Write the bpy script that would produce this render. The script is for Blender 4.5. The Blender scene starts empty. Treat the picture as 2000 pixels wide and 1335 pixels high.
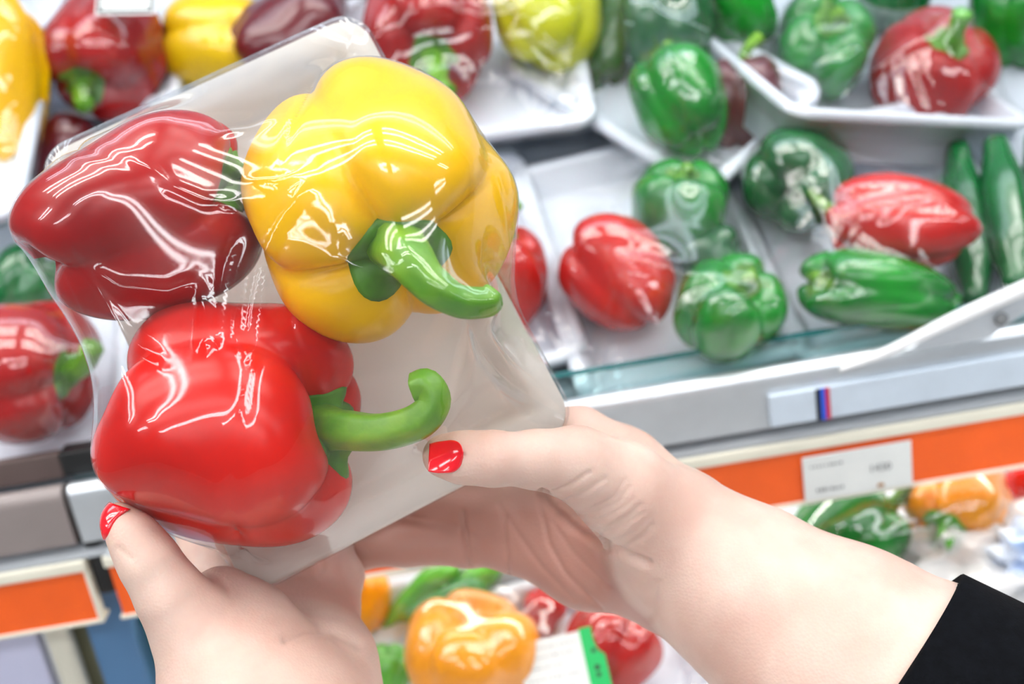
import bpy, bmesh, math, random
import numpy as np
from math import sin, cos, radians, pi
from mathutils import Vector, Matrix
from mathutils.bvhtree import BVHTree

# ------------------------------------------------------------------ camera, world, lamps, exposure
sc = bpy.context.scene
COL = sc.collection
FPX = 2000 * 40 / 36
PITCH, ROLL = radians(20), radians(9.5)
CAM = np.array([0, 0, 1.5])
_f = np.array([0, cos(PITCH), -sin(PITCH)])
_u0 = np.array([0, sin(PITCH), cos(PITCH)])
_r0 = np.array([1.0, 0, 0])
CU = _u0 * cos(ROLL) + _r0 * sin(ROLL)
CR = _r0 * cos(ROLL) - _u0 * sin(ROLL)
CF = _f
cd = bpy.data.cameras.new('camera')
cam = bpy.data.objects.new('camera', cd)
COL.objects.link(cam)
cd.sensor_width = 36
cd.lens = 40
cd.clip_start = 0.02
cam.matrix_world = Matrix(((CR[0], CU[0], -CF[0], CAM[0]), (CR[1], CU[1], -CF[1], CAM[1]),
                           (CR[2], CU[2], -CF[2], CAM[2]), (0, 0, 0, 1)))
cd.dof.use_dof = True
cd.dof.focus_distance = 0.385
cd.dof.aperture_fstop = 7.5
sc.camera = cam
sc.view_settings.view_transform = 'Standard'
sc.view_settings.look = 'None'
sc.view_settings.gamma = 1
sc.view_settings.use_curve_mapping = False
sc.view_settings.exposure = -0.72
sc.cycles.use_denoising = True
sc.cycles.transparent_max_bounces = 16
sc.cycles.caustics_reflective = False
sc.cycles.caustics_refractive = False
w = bpy.data.worlds.new('store_air')
sc.world = w
w.use_nodes = True
w.node_tree.nodes['Background'].inputs[0].default_value = (0.86, 0.93, 1.0, 1)
w.node_tree.nodes['Background'].inputs[1].default_value = 0.26
LAMP_L, CASE_FILL_L, LOW_FILL_L = 36.0, 13.0, 40.0


# ------------------------------------------------------------------ geometry helpers
def ray(px, py):
    return CF + CR * (px - 1000) / FPX + CU * (667.5 - py) / FPX


def P(px, py, d):
    return CAM + d * ray(px, py)


def proj(p):
    q = np.asarray(p) - CAM
    z = q @ CF
    return np.stack([1000 + FPX * (q @ CR) / z, 667.5 - FPX * (q @ CU) / z], -1), z


def img_dir(ang, elev):
    a, e = radians(ang), radians(elev)
    return cos(e) * (cos(a) * CR + sin(a) * CU) - sin(e) * CF


def unit(v):
    v = np.asarray(v, float)
    return v / np.linalg.norm(v)


def new_mesh(name, verts, faces, smooth=True):
    me = bpy.data.meshes.new(name)
    me.from_pydata([tuple(map(float, v)) for v in verts], [], [tuple(map(int, f)) for f in faces])
    me.update()
    if smooth:
        me.polygons.foreach_set('use_smooth', [True] * len(me.polygons))
    return me


def obj(name, me, m=None, parent=None, mw=None):
    o = bpy.data.objects.new(name, me)
    COL.objects.link(o)
    if m is not None and me is not None:
        me.materials.append(m)
    if mw is not None:
        o.matrix_world = mw
    if parent is not None:
        o.parent = parent
        if mw is not None:
            o.matrix_parent_inverse = Matrix.Identity(4)
            o.matrix_basis = parent.matrix_basis.inverted() @ mw
    return o


def tag(o, label=None, cat=None, group=None, kind=None):
    if label:
        o['label'] = label
    if cat:
        o['category'] = cat
    if group:
        o['group'] = group
    if kind:
        o['kind'] = kind
    return o


def empty(name, loc=(0, 0, 0)):
    o = bpy.data.objects.new(name, None)
    o.empty_display_size = 0.02
    COL.objects.link(o)
    o.matrix_basis = Matrix.Translation(Vector([float(v) for v in loc]))
    return o


def frame(o, x, y, z):
    return Matrix(((x[0], y[0], z[0], o[0]), (x[1], y[1], z[1], o[1]), (x[2], y[2], z[2], o[2]), (0, 0, 0, 1)))


def axis_frame(o, zdir, roll=0.0):
    z = unit(zdir)
    a = CR if abs(z @ CR) < 0.8 else CU
    x = unit(a - z * (a @ z))
    y = np.cross(z, x)
    x, y = x * cos(roll) + y * sin(roll), -x * sin(roll) + y * cos(roll)
    return frame(o, x, y, z)


def grid_faces(nu, nv, wrap_u=False, base=0):
    out = []
    for i in range(nu if wrap_u else nu - 1):
        i2 = (i + 1) % nu
        for j in range(nv - 1):
            out.append((base + i * nv + j, base + i2 * nv + j, base + i2 * nv + j + 1, base + i * nv + j + 1))
    return out


def box_mesh(name, x0, x1, y0, y1, z0, z1, bevel=0.0, seg=2):
    bm = bmesh.new()
    bmesh.ops.create_cube(bm, size=1)
    for v in bm.verts:
        v.co = Vector(((x0 + x1) / 2 + v.co.x * (x1 - x0), (y0 + y1) / 2 + v.co.y * (y1 - y0),
                       (z0 + z1) / 2 + v.co.z * (z1 - z0)))
    if bevel:
        bmesh.ops.bevel(bm, geom=list(bm.edges), offset=bevel, segments=seg, affect='EDGES', profile=0.5)
    me = bpy.data.meshes.new(name)
    bm.to_mesh(me)
    bm.free()
    return me


def prism_mesh(name, prof, x0, x1, smooth=False):
    """profile [(y, z)] swept along x."""
    n = len(prof)
    v = [(x0, y, z) for y, z in prof] + [(x1, y, z) for y, z in prof]
    f = [(i, (i + 1) % n, n + (i + 1) % n, n + i) for i in range(n)]
    f += [tuple(range(n - 1, -1, -1)), tuple(range(n, 2 * n))]
    me = new_mesh(name, v, f, False)
    bm = bmesh.new()
    bm.from_mesh(me)
    bmesh.ops.recalc_face_normals(bm, faces=bm.faces)
    bm.to_mesh(me)
    bm.free()
    return me


def tube_mesh(name, pts, radii, nseg=14, rib=0.0, nrib=5, sub=6, cap_round=True):
    pts = np.array(pts, float)
    radii = np.array(radii, float)
    n = len(pts)
    q = np.vstack([2 * pts[0] - pts[1], pts, 2 * pts[-1] - pts[-2]])
    C, Rr = [], []
    for i in range(n - 1):
        p0, p1, p2, p3 = q[i], q[i + 1], q[i + 2], q[i + 3]
        for k in range(sub):
            t = k / sub
            C.append(0.5 * (2 * p1 + (p2 - p0) * t + (2 * p0 - 5 * p1 + 4 * p2 - p3) * t * t + (3 * p1 - p0 - 3 * p2 + p3) * t ** 3))
            s = t * t * (3 - 2 * t)
            Rr.append(radii[i] * (1 - s) + radii[i + 1] * s)
    C.append(pts[-1])
    Rr.append(radii[-1])
    C = np.array(C)
    T = np.gradient(C, axis=0)
    T /= np.linalg.norm(T, axis=1)[:, None] + 1e-12
    nrm = unit(np.cross(T[0], [0.3, 0.5, 0.8]))
    verts = []
    for i in range(len(C)):
        nrm = unit(nrm - T[i] * (nrm @ T[i]))
        b = np.cross(T[i], nrm)
        for k in range(nseg):
            a = 2 * pi * k / nseg
            r = Rr[i] * (1 + rib * cos(nrib * a))
            verts.append(C[i] + r * (cos(a) * nrm + sin(a) * b))
    m = len(C)
    faces = []
    for i in range(m - 1):
        for k in range(nseg):
            k2 = (k + 1) % nseg
            faces.append((i * nseg + k, i * nseg + k2, (i + 1) * nseg + k2, (i + 1) * nseg + k))
    for end, sg in ((0, -1), (m - 1, 1)):
        c = len(verts)
        verts.append(C[end] + T[end] * sg * Rr[end] * (0.25 if cap_round else 0.0))
        for k in range(nseg):
            k2 = (k + 1) % nseg
            a, b_ = end * nseg + k, end * nseg + k2
            faces.append((c, b_, a) if sg < 0 else (c, a, b_))
    return new_mesh(name, verts, faces)


# ------------------------------------------------------------------ materials
def mat(name, col, rough=0.5, var=0.0, vscale=40.0, metal=0.0, coat=0.0, spec=0.5, sss=0.0, ssr=(1, .4, .2), bump=0.0,
        bscale=200.0, col2=None, trans=0.0):
    m = bpy.data.materials.new(name)
    m.use_nodes = True
    nt = m.node_tree
    b = nt.nodes['Principled BSDF']
    b.inputs['Base Color'].default_value = (*col, 1)
    b.inputs['Roughness'].default_value = rough
    b.inputs['Metallic'].default_value = metal
    b.inputs['Coat Weight'].default_value = coat
    b.inputs['Coat Roughness'].default_value = 0.06
    b.inputs['Specular IOR Level'].default_value = spec
    if trans:
        b.inputs['Transmission Weight'].default_value = trans
    if sss:
        b.inputs['Subsurface Weight'].default_value = sss
        b.inputs['Subsurface Radius'].default_value = ssr
        b.inputs['Subsurface Scale'].default_value = 0.004
    tc = nt.nodes.new('ShaderNodeTexCoord')
    if var or col2:
        nz = nt.nodes.new('ShaderNodeTexNoise')
        nz.inputs['Scale'].default_value = vscale
        nz.inputs['Detail'].default_value = 4
        nt.links.new(tc.outputs['Object'], nz.inputs['Vector'])
        cr = nt.nodes.new('ShaderNodeValToRGB')
        c2 = col2 or tuple(c * (1 - var) for c in col)
        cr.color_ramp.elements[0].position = 0.35
        cr.color_ramp.elements[1].position = 0.65
        cr.color_ramp.elements[0].color = (*c2, 1)
        cr.color_ramp.elements[1].color = (*(tuple(min(1, c * (1 + var * .5)) for c in col)), 1)
        nt.links.new(nz.outputs['Fac'], cr.inputs['Fac'])
        nt.links.new(cr.outputs['Color'], b.inputs['Base Color'])
    if bump:
        n2 = nt.nodes.new('ShaderNodeTexNoise')
        n2.inputs['Scale'].default_value = bscale
        n2.inputs['Detail'].default_value = 3
        nt.links.new(tc.outputs['Object'], n2.inputs['Vector'])
        bp = nt.nodes.new('ShaderNodeBump')
        bp.inputs['Strength'].default_value = bump
        bp.inputs['Distance'].default_value = 0.001
        nt.links.new(n2.outputs['Fac'], bp.inputs['Height'])
        nt.links.new(bp.outputs['Normal'], b.inputs['Normal'])
    return m


def emit(name, col, s):
    m = bpy.data.materials.new(name)
    m.use_nodes = True
    nt = m.node_tree
    nt.nodes.remove(nt.nodes['Principled BSDF'])
    e = nt.nodes.new('ShaderNodeEmission')
    e.inputs[0].default_value = (*col, 1)
    e.inputs[1].default_value = s
    nt.links.new(e.outputs[0], nt.nodes['Material Output'].inputs[0])
    return m


def film_mat(name, milky=0.05, bump=0.25, sx=90.0, sy=3.0, gain=1.8, rough=0.06, soft=0.12):
    """thin clear wrap: sees through, mirrors the lamps, finely pleated along its pull."""
    m = bpy.data.materials.new(name)
    m.use_nodes = True
    nt = m.node_tree
    nt.nodes.remove(nt.nodes['Principled BSDF'])
    L = nt.links.new
    uv = nt.nodes.new('ShaderNodeUVMap')
    mp = nt.nodes.new('ShaderNodeMapping')
    mp.inputs['Scale'].default_value = (sx, sy, 1)
    L(uv.outputs[0], mp.inputs[0])
    nz = nt.nodes.new('ShaderNodeTexNoise')
    nz.inputs['Scale'].default_value = 1.0
    nz.inputs['Detail'].default_value = 3
    L(mp.outputs[0], nz.inputs['Vector'])
    bp = nt.nodes.new('ShaderNodeBump')
    bp.inputs['Strength'].default_value = bump
    bp.inputs['Distance'].default_value = 0.001
    L(nz.outputs['Fac'], bp.inputs['Height'])
    sx_ = nt.nodes.new('ShaderNodeSeparateXYZ')
    L(uv.outputs[0], sx_.inputs[0])
    mr = nt.nodes.new('ShaderNodeMapRange')
    mr.inputs['From Min'].default_value = 0.30
    mr.inputs['From Max'].default_value = 0.90
    mr.inputs['To Max'].default_value = bump
    L(sx_.outputs['Y'], mr.inputs['Value'])
    L(mr.outputs[0], bp.inputs['Strength'])
    lw = nt.nodes.new('ShaderNodeLayerWeight')
    lw.inputs['Blend'].default_value = 0.5
    L(bp.outputs[0], lw.inputs['Normal'])
    pw = nt.nodes.new('ShaderNodeMath')
    pw.operation = 'POWER'
    pw.inputs[1].default_value = 5.0
    L(lw.outputs['Facing'], pw.inputs[0])
    mu = nt.nodes.new('ShaderNodeMath')
    mu.operation = 'MULTIPLY_ADD'
    mu.use_clamp = True
    mu.inputs[1].default_value = 0.75
    mu.inputs[2].default_value = 0.04 * gain
    L(pw.outputs[0], mu.inputs[0])
    tr = nt.nodes.new('ShaderNodeBsdfTransparent')
    tr.inputs[0].default_value = (0.985, 0.985, 0.985, 1)
    gl = nt.nodes.new('ShaderNodeBsdfGlossy')
    gl.inputs['Roughness'].default_value = rough
    L(bp.outputs[0], gl.inputs['Normal'])
    g2 = nt.nodes.new('ShaderNodeBsdfGlossy')
    g2.inputs['Roughness'].default_value = 0.24
    L(bp.outputs[0], g2.inputs['Normal'])
    gm = nt.nodes.new('ShaderNodeMixShader')
    gm.inputs[0].default_value = soft
    L(gl.outputs[0], gm.inputs[1])
    L(g2.outputs[0], gm.inputs[2])
    df = nt.nodes.new('ShaderNodeBsdfDiffuse')
    df.inputs[0].default_value = (0.9, 0.9, 0.9, 1)
    mx0 = nt.nodes.new('ShaderNodeMixShader')
    mx0.inputs[0].default_value = milky
    L(tr.outputs[0], mx0.inputs[1])
    L(df.outputs[0], mx0.inputs[2])
    mx = nt.nodes.new('ShaderNodeMixShader')
    L(mu.outputs[0], mx.inputs[0])
    L(mx0.outputs[0], mx.inputs[1])
    L(gm.outputs[0], mx.inputs[2])
    L(mx.outputs[0], nt.nodes['Material Output'].inputs[0])
    return m


M = dict(
    yellow=mat('yellow_pepper_skin', (0.90, 0.50, 0.0), 0.28, 0.06, 25, coat=0.0, spec=0.3),
    red=mat('bright_red_pepper_skin', (0.66, 0.008, 0.002), 0.26, 0.1, 20, coat=0.0, spec=0.3, col2=(0.52, 0.005, 0.002)),
    dark=mat('deep_red_pepper_skin', (0.36, 0.008, 0.008), 0.26, 0.1, 22, coat=0.0, spec=0.3, col2=(0.25, 0.005, 0.006)),
    maroon=mat('maroon_pepper_skin', (0.10, 0.003, 0.008), 0.28, 0.1, 22, coat=0.4),
    shelfred=mat('shelf_red_pepper_skin', (0.52, 0.010, 0.006), 0.26, 0.1, 22, coat=0.2, col2=(0.40, 0.007, 0.006)),
    green=mat('green_pepper_skin', (0.004, 0.23, 0.012), 0.25, 0.2, 30, coat=0.5, col2=(0.002, 0.13, 0.012)),
    dgreen=mat('dark_green_skin', (0.004, 0.095, 0.022), 0.25, 0.2, 30, coat=0.5),
    lgreen=mat('light_green_skin', (0.10, 0.42, 0.02), 0.35, 0.2, 30, coat=0.3),
    lime=mat('lime_yellow_skin', (0.56, 0.60, 0.004), 0.28, 0.12, 25, coat=0.4),
    orange=mat('orange_pepper_skin', (0.92, 0.34, 0.002), 0.28, 0.1, 25, coat=0.4),
    amber=mat('amber_pepper_skin', (0.72, 0.46, 0.002), 0.28, 0.1, 25, coat=0.4),
    stem=mat('green_stalk', (0.14, 0.31, 0.010), 0.42, 0.3, 60, bump=0.6, bscale=120, col2=(0.06, 0.23, 0.006), sss=0.1, ssr=(.5, 1, .1)),
    calyx=mat('dark_green_calyx', (0.07, 0.22, 0.008), 0.5, 0.3, 70, bump=0.35, bscale=140),
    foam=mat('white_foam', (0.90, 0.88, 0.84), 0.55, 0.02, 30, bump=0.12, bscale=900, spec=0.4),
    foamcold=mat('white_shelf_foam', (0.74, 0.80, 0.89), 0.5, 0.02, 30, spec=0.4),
    film=film_mat('stretched_clear_film', 0.005, 0.10, 70, 2.5, 1.75, 0.05, 0.2),
    filmbg=film_mat('clear_film_on_shelf_packs', 0.006, 0.3, 22, 3, 1.9, 0.08),
    nail=mat('red_nail_polish', (0.80, 0.012, 0.022), 0.15, coat=0.9),
    black=mat('black_knit_cloth', (0.0025, 0.003, 0.0045), 0.9, 0.3, 300, bump=0.4, bscale=900, spec=0.08),
    metal=mat('brushed_steel', (0.74, 0.79, 0.84), 0.36, 0.04, 50, metal=0.75),
    plate=mat('painted_grey_metal', (0.50, 0.54, 0.58), 0.4, 0.06, 40),
    tape=mat('pale_plastic_sleeve', (0.55, 0.64, 0.74), 0.3, 0.06, 50, coat=0.3),
    white=mat('white_plastic', (0.82, 0.84, 0.86), 0.35, 0.03, 30),
    cream=mat('cream_plastic', (0.78, 0.76, 0.64), 0.4, 0.04, 30),
    strip=mat('orange_price_strip', (0.84, 0.115, 0.010), 0.4, 0.06, 30),
    rail_shade=mat('shade_toned_rail_metal', (0.24, 0.205, 0.20), 0.4, 0.06, 30),
    olive=mat('dull_olive_metal', (0.20, 0.19, 0.11), 0.5),
    darkgap=mat('dark_recess', (0.03, 0.035, 0.035), 0.7),
    teal=mat('glass_edge_teal', (0.01, 0.14, 0.15), 0.15, coat=0.5),
    blackplastic=mat('black_plastic', (0.010, 0.011, 0.012), 0.4),
    blue=mat('blue_grey_post', (0.09, 0.21, 0.40), 0.5, 0.05, 20),
    brown=mat('dull_brown_board', (0.10, 0.07, 0.065), 0.5, 0.1, 20),
    lav=mat('pale_lavender_panel', (0.66, 0.68, 0.90), 0.4, 0.02, 10),
    crate=mat('green_crate_plastic', (0.005, 0.16, 0.10), 0.45),
    paper=mat('white_label_paper', (0.74, 0.77, 0.76), 0.5, 0.02, 60),
    ink=mat('grey_black_ink', (0.16, 0.17, 0.18), 0.6),
    blot=mat('rust_spot', (0.35, 0.15, 0.02), 0.7),
    gstrip=mat('green_label_band', (0.002, 0.42, 0.10), 0.4),
    wallp=mat('off_white_wall', (0.70, 0.72, 0.74), 0.6),
    ceil=mat('grey_ceiling_paint', (0.22, 0.23, 0.25), 0.8),
    floorp=mat('grey_floor_tile', (0.45, 0.44, 0.42), 0.35),
    deck=mat('pale_grey_shelf_deck', (0.42, 0.47, 0.53), 0.35, 0.05, 20),
    deckwhite=mat('white_shelf_deck', (0.82, 0.82, 0.80), 0.4, 0.03, 20),
    bag=film_mat('crinkled_clear_bag', 0.62, 0.9, 18, 14, 1.8, 0.12),
    bluefoil=mat('blue_white_foil', (0.22, 0.34, 0.60), 0.25, 0.3, 40, col2=(0.75, 0.8, 0.86), coat=0.4),
    lamphouse=mat('white_lamp_housing', (0.8, 0.8, 0.8), 0.5),
    tubeglow=emit('lit_fluorescent_tube', (1.0, 0.97, 0.93), LAMP_L),
    softglow=emit('dim_fluorescent_tube', (0.96, 0.975, 1.0), 33.0),
    case_fill=emit('added_case_tube', (0.76, 0.88, 1.0), CASE_FILL_L),
    low_fill=emit('added_lower_tube', (1.0, 0.96, 0.88), LOW_FILL_L),
)
sg = bpy.data.materials.new('stripe_blue')
STR = [mat('stripe_black', (0.01, 0.015, 0.03), 0.4), mat('stripe_blue', (0.02, 0.09, 0.62), 0.4), mat('stripe_red', (0.45, 0.02, 0.06), 0.4)]

def translucent(m, f):
    nt_ = m.node_tree
    b_ = nt_.nodes['Principled BSDF']
    t_ = nt_.nodes.new('ShaderNodeBsdfTranslucent')
    t_.inputs[0].default_value = (0.9, 0.87, 0.83, 1)
    x_ = nt_.nodes.new('ShaderNodeMixShader')
    x_.inputs[0].default_value = f
    nt_.links.new(b_.outputs[0], x_.inputs[1])
    nt_.links.new(t_.outputs[0], x_.inputs[2])
    nt_.links.new(x_.outputs[0], nt_.nodes['Material Output'].inputs[0])


translucent(M['foam'], 0.6)
# glass
g = bpy.data.materials.new('clear_riser_glass')
g.use_nodes = True
nt = g.node_tree
nt.nodes.remove(nt.nodes['Principled BSDF'])
tr = nt.nodes.new('ShaderNodeBsdfTransparent')
tr.inputs[0].default_value = (0.80, 0.93, 0.92, 1)
gl = nt.nodes.new('ShaderNodeBsdfGlossy')
gl.inputs['Roughness'].default_value = 0.03
fr = nt.nodes.new('ShaderNodeMath')
fr.inputs[0].default_value = 0.06
fr.inputs[1].default_value = 0.0
mx = nt.nodes.new('ShaderNodeMixShader')
nt.links.new(fr.outputs[0], mx.inputs[0])
nt.links.new(tr.outputs[0], mx.inputs[1])
nt.links.new(gl.outputs[0], mx.inputs[2])
nt.links.new(mx.outputs[0], nt.nodes['Material Output'].inputs[0])
M['glass'] = g

# skin
def skin_mat():
    m = mat('pale_skin', (0.76, 0.535, 0.44), 0.45, 0.0, 30, sss=0.25, ssr=(1, .35, .2), spec=0.35)
    nt = m.node_tree
    b = nt.nodes['Principled BSDF']
    tc = nt.nodes.new('ShaderNodeTexCoord')
    n1 = nt.nodes.new('ShaderNodeTexNoise')
    n1.inputs['Scale'].default_value = 38
    n1.inputs['Detail'].default_value = 6
    nt.links.new(tc.outputs['Object'], n1.inputs['Vector'])
    cr = nt.nodes.new('ShaderNodeValToRGB')
    cr.color_ramp.elements[0].position = 0.35
    cr.color_ramp.elements[1].position = 0.68
    cr.color_ramp.elements[0].color = (0.62, 0.415, 0.345, 1)
    cr.color_ramp.elements[1].color = (0.72, 0.54, 0.46, 1)
    nt.links.new(n1.outputs['Fac'], cr.inputs[0])
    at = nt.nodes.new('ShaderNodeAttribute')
    at.attribute_name = 'palm_flush_shade'
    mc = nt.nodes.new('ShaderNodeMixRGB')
    mc.inputs['Color2'].default_value = (0.50, 0.265, 0.215, 1)  # ruddy palm colour with painted shade in it
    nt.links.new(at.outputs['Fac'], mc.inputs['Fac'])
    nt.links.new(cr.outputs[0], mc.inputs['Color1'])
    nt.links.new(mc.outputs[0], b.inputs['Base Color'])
    n2 = nt.nodes.new('ShaderNodeTexVoronoi')
    n2.inputs['Scale'].default_value = 900
    nt.links.new(tc.outputs['Object'], n2.inputs['Vector'])
    bp = nt.nodes.new('ShaderNodeBump')
    bp.inputs['Strength'].default_value = 0.12
    bp.inputs['Distance'].default_value = 0.0006
    nt.links.new(n2.outputs['Distance'], bp.inputs['Height'])
    nt.links.new(bp.outputs[0], b.inputs['Normal'])
    return m
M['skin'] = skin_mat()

# ------------------------------------------------------------------ the store around: floor, ceiling, walls, lamps
tag(obj('floor', box_mesh('floor', -4, 4, -4, 2.2, -0.05, 0), M['floorp']), kind='structure')
tag(obj('ceiling', box_mesh('ceiling', -4, 4, -4, 2.2, 3.0, 3.05), M['ceil']), kind='structure')
tag(obj('wall_back', box_mesh('wall_back', -4, 4, 2.2, 2.25, 0, 3.0), M['wallp']), kind='structure')


def lamp(loc, length, r, m, label, name='fluorescent_lamp', gap=0.075, group='fluorescent ceiling lamps'):
    t = tag(empty(name, loc), label, 'lamp', group)
    t_ = obj('housing', box_mesh('housing', -length / 2 - .03, length / 2 + .03, -gap - .05, gap + .05, 0.03, 0.07, 0.005), M['lamphouse'], t)
    for s in (-1, 1):
        obj('tube', tube_mesh('tube', [(-length / 2, s * gap, 0), (0, s * gap, 0), (length / 2, s * gap, 0)], [r] * 3, 10, sub=1), m, t)
    return t


for k, (x, y) in enumerate(((-1.0, -1.05), (0.8, -1.05), (-1.0, 0.06), (0.8, 0.06), (-1.0, 0.46), (0.8, 0.46))):
    lamp((x, y, 2.55), 1.5, 0.022, M['tubeglow' if k > 1 else 'softglow'],
         'twin tube ceiling lamp %s, over the %s of the aisle' % (('well behind the shopper', 'right above the shopper', 'above the shelf front')[k // 2],
                                                                 'left end' if k % 2 == 0 else 'right end'))
for k, (x, y) in enumerate(((-1.0, -2.5), (0.8, -2.5), (-3.0, -0.2), (2.9, -0.2), (-3.0, -1.5), (2.9, -1.5), (-1.0, -3.6), (0.8, -3.6))):  # unseen lamps added for highlights on the film and more light from the front
    lamp((x, y, 2.55), 1.5, 0.022, M['softglow'],
         'added unseen twin tube ceiling lamp over the %s, %s' % (('opposite shelf', 'far end of this aisle', 'next aisle over', 'back of the store')[k // 2],
                                                    'left one of the pair' if k % 2 == 0 else 'right one of the pair'))
lamp((0.05, 0.72, 2.0), 1.7, 0.016, M['case_fill'], 'added unseen twin tube lamp under the canopy over the tilted produce shelf', 'added_display_lamp', 0.04, 'added case lamps')  # unseen lamp, added to brighten the upper deck and its highlights

# ------------------------------------------------------------------ the display case
Y0 = 0.599
T_UP = radians(35)
SU = np.array([0, cos(T_UP), sin(T_UP)])
NU = np.array([0, -sin(T_UP), cos(T_UP)])
OU = np.array([0.0, Y0 + 0.012, 1.222])
T_LO = radians(24)
SL = np.array([0, cos(T_LO), sin(T_LO)])
NL = np.array([0, -sin(T_LO), cos(T_LO)])
OL = P(1400, 1140, 0.765)
OL[0] = 0.0


def on_plane(px, py, h, O, N):
    r = ray(px, py)
    t = (N @ (O - CAM) + h) / (N @ r)
    return CAM + t * r, t


def front(px, py, y=Y0):
    r = ray(px, py)
    return CAM + r * (y - CAM[1]) / r[1]


XL, XR = -0.62, 0.72           # the case runs on past both sides of the picture
XJ = -0.262                    # joint between two shelf units
case = tag(empty('display_shelf', (0, Y0, 1.1)), 'steel produce shelf with tilted decks, glass riser and orange price strips', 'shelf')


def cpart(name, me, m):
    o = obj(name, me, m, case)
    o.matrix_parent_inverse = case.matrix_basis.inverted()
    return o


def deck_prism(O, S, N, s0, s1, th):
    a, b = O + S * s0, O + S * s1
    c, d = b - N * th, a - N * th
    return [(q[1], q[2]) for q in (a, b, c, d)]


dk = cpart('upper_deck', prism_mesh('upper_deck', deck_prism(OU, SU, NU, 0, 0.62, 0.012), XL, XR), M['deck'])
cpart('lower_deck', prism_mesh('lower_deck', deck_prism(OL, SL, NL, -0.30, 0.40, 0.012), XJ + 0.078, XR), M['deckwhite'])
back_y = (OU + SU * 0.62)[1]
cpart('back_panel', box_mesh('back_panel', XL, XR, back_y + 0.002, back_y + 0.02, 0.9, 2.05), M['deck'])
cpart('canopy', box_mesh('canopy', XL, XR, 0.62, back_y + 0.02, 2.09, 2.11), M['white'])
# glass riser and its teal upper edge
cpart('glass_riser', box_mesh('glass_riser', XJ + 0.003, XR, Y0 - 0.002, Y0 + 0.003, 1.214, 1.2565), M['glass'])
cpart('glass_edge', box_mesh('glass_edge', XJ + 0.003, XR, Y0 - 0.0022, Y0 + 0.0032, 1.2566, 1.2578), M['teal'])
# steel rail with rolled upper lip
def rail_profile(zt, zb, dy=0.0):
    prof = [(Y0 - 0.004 + dy, zb), (Y0 - 0.004 + dy, zt - 0.007)]
    for k in range(9):
        a = pi + k * pi / 8
        prof.append((Y0 - 0.010 + dy + 0.0065 * cos(a) + 0.0005, zt - 0.0065 - 0.0065 * sin(a)))
    prof += [(Y0 - 0.0165 + dy, zb)]
    # order: outer face up, over the lip, down the inner side
    out = [(Y0 - 0.0165 + dy, zb), (Y0 - 0.0165 + dy, zt - 0.0065)]
    for k in range(1, 8):
        a = pi - k * pi / 8
        out.append((Y0 - 0.010 + dy + 0.0065 * cos(a), zt - 0.0065 + 0.0065 * sin(a)))
    out += [(Y0 - 0.0035 + dy, zt - 0.0065), (Y0 - 0.0035 + dy, zb)]
    return out
cpart('front_rail', prism_mesh('front_rail', rail_profile(1.246, 1.211), XJ + 0.003, XR), M['metal'])
cpart('front_rail', prism_mesh('front_rail', rail_profile(1.246, 1.211), XL, XJ - 0.001), M['rail_shade'])  # left rail coloured darker to paint in the shade of the tray overhang
cpart('brown_board', box_mesh('brown_board', XL, XJ - 0.001, Y0 - 0.003, Y0 + 0.004, 1.2465, 1.262, 0.001), M['brown'])
cpart('recess_strip', box_mesh('recess_strip', XL, XR, Y0 - 0.006, Y0 + 0.004, 1.198, 1.2108), M['darkgap'])
cpart('lower_channel', prism_mesh('lower_channel', [(Y0 - 0.015, 1.2005), (Y0 - 0.015, 1.2045), (Y0 - 0.0065, 1.2065), (Y0 - 0.0065, 1.2005)], XL, XR), M['plate'])
# price strips: cream lip over an orange face, one for each unit
for x0, x1 in ((XL, XJ), (front(234, 1130)[0], XR)):
    cpart('strip_lip', box_mesh('strip_lip', x0, x1, Y0 - 0.017, Y0 - 0.004, 1.1925, 1.2, 0.0015), M['cream'])
    cpart('price_strip', box_mesh('price_strip', x0 + 0.002, x1 - 0.0025, Y0 - 0.0145, Y0 - 0.008, 1.160, 1.1925), M['strip'])
    cpart('strip_lip', box_mesh('strip_lip', x0, x1, Y0 - 0.016, Y0 - 0.004, 1.1575, 1.160, 0.0008), M['cream'])
cpart('strip_end_cap', box_mesh('strip_end_cap', XJ - 0.0025, XJ, Y0 - 0.016, Y0 - 0.010, 1.160, 1.1925), M['cream'])
# joint hardware: black bracket, blue post, cream post
cpart('joint_bracket', box_mesh('joint_bracket', front(193, 1110)[0], front(231, 1110)[0], Y0 - 0.012, Y0 + 0.02, 1.173, 1.213, 0.003), M['blackplastic'])
cpart('joint_cap', box_mesh('joint_cap', XJ - 0.001, XJ + 0.05, Y0 - 0.004, Y0 + 0.01, 1.2475, 1.262, 0.001), M['blackplastic'])
cpart('bracket_bolt', tube_mesh('bracket_bolt', [(XJ + .015, Y0 - .0155, 1.200), (XJ + .015, Y0 - .0135, 1.200), (XJ + .015, Y0 - .011, 1.200)], [.0035] * 3, 8, sub=1), M['plate'])
def post(name, x0, x1, ya, yb, zt, m, bev):
    xa, xb = front(x0, 1290, ya)[0], front(x1, 1290, ya)[0]
    cpart(name, box_mesh(name, xa, xb, ya, yb, 0.7, zt, bev), M[m])


post('upright_post', 188, 279, Y0 + 0.012, Y0 + 0.04, 1.185, 'blue', .002)
post('upright_post', 100, 152, Y0 + 0.014, Y0 + 0.024, 1.155, 'cream', .004)
post('side_panel', -420, 86, Y0 + 0.016, Y0 + 0.026, 1.154, 'lav', .002)
post('inner_wall', 150, 190, Y0 + 0.030, Y0 + 0.040, 1.154, 'olive', .001)
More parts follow.
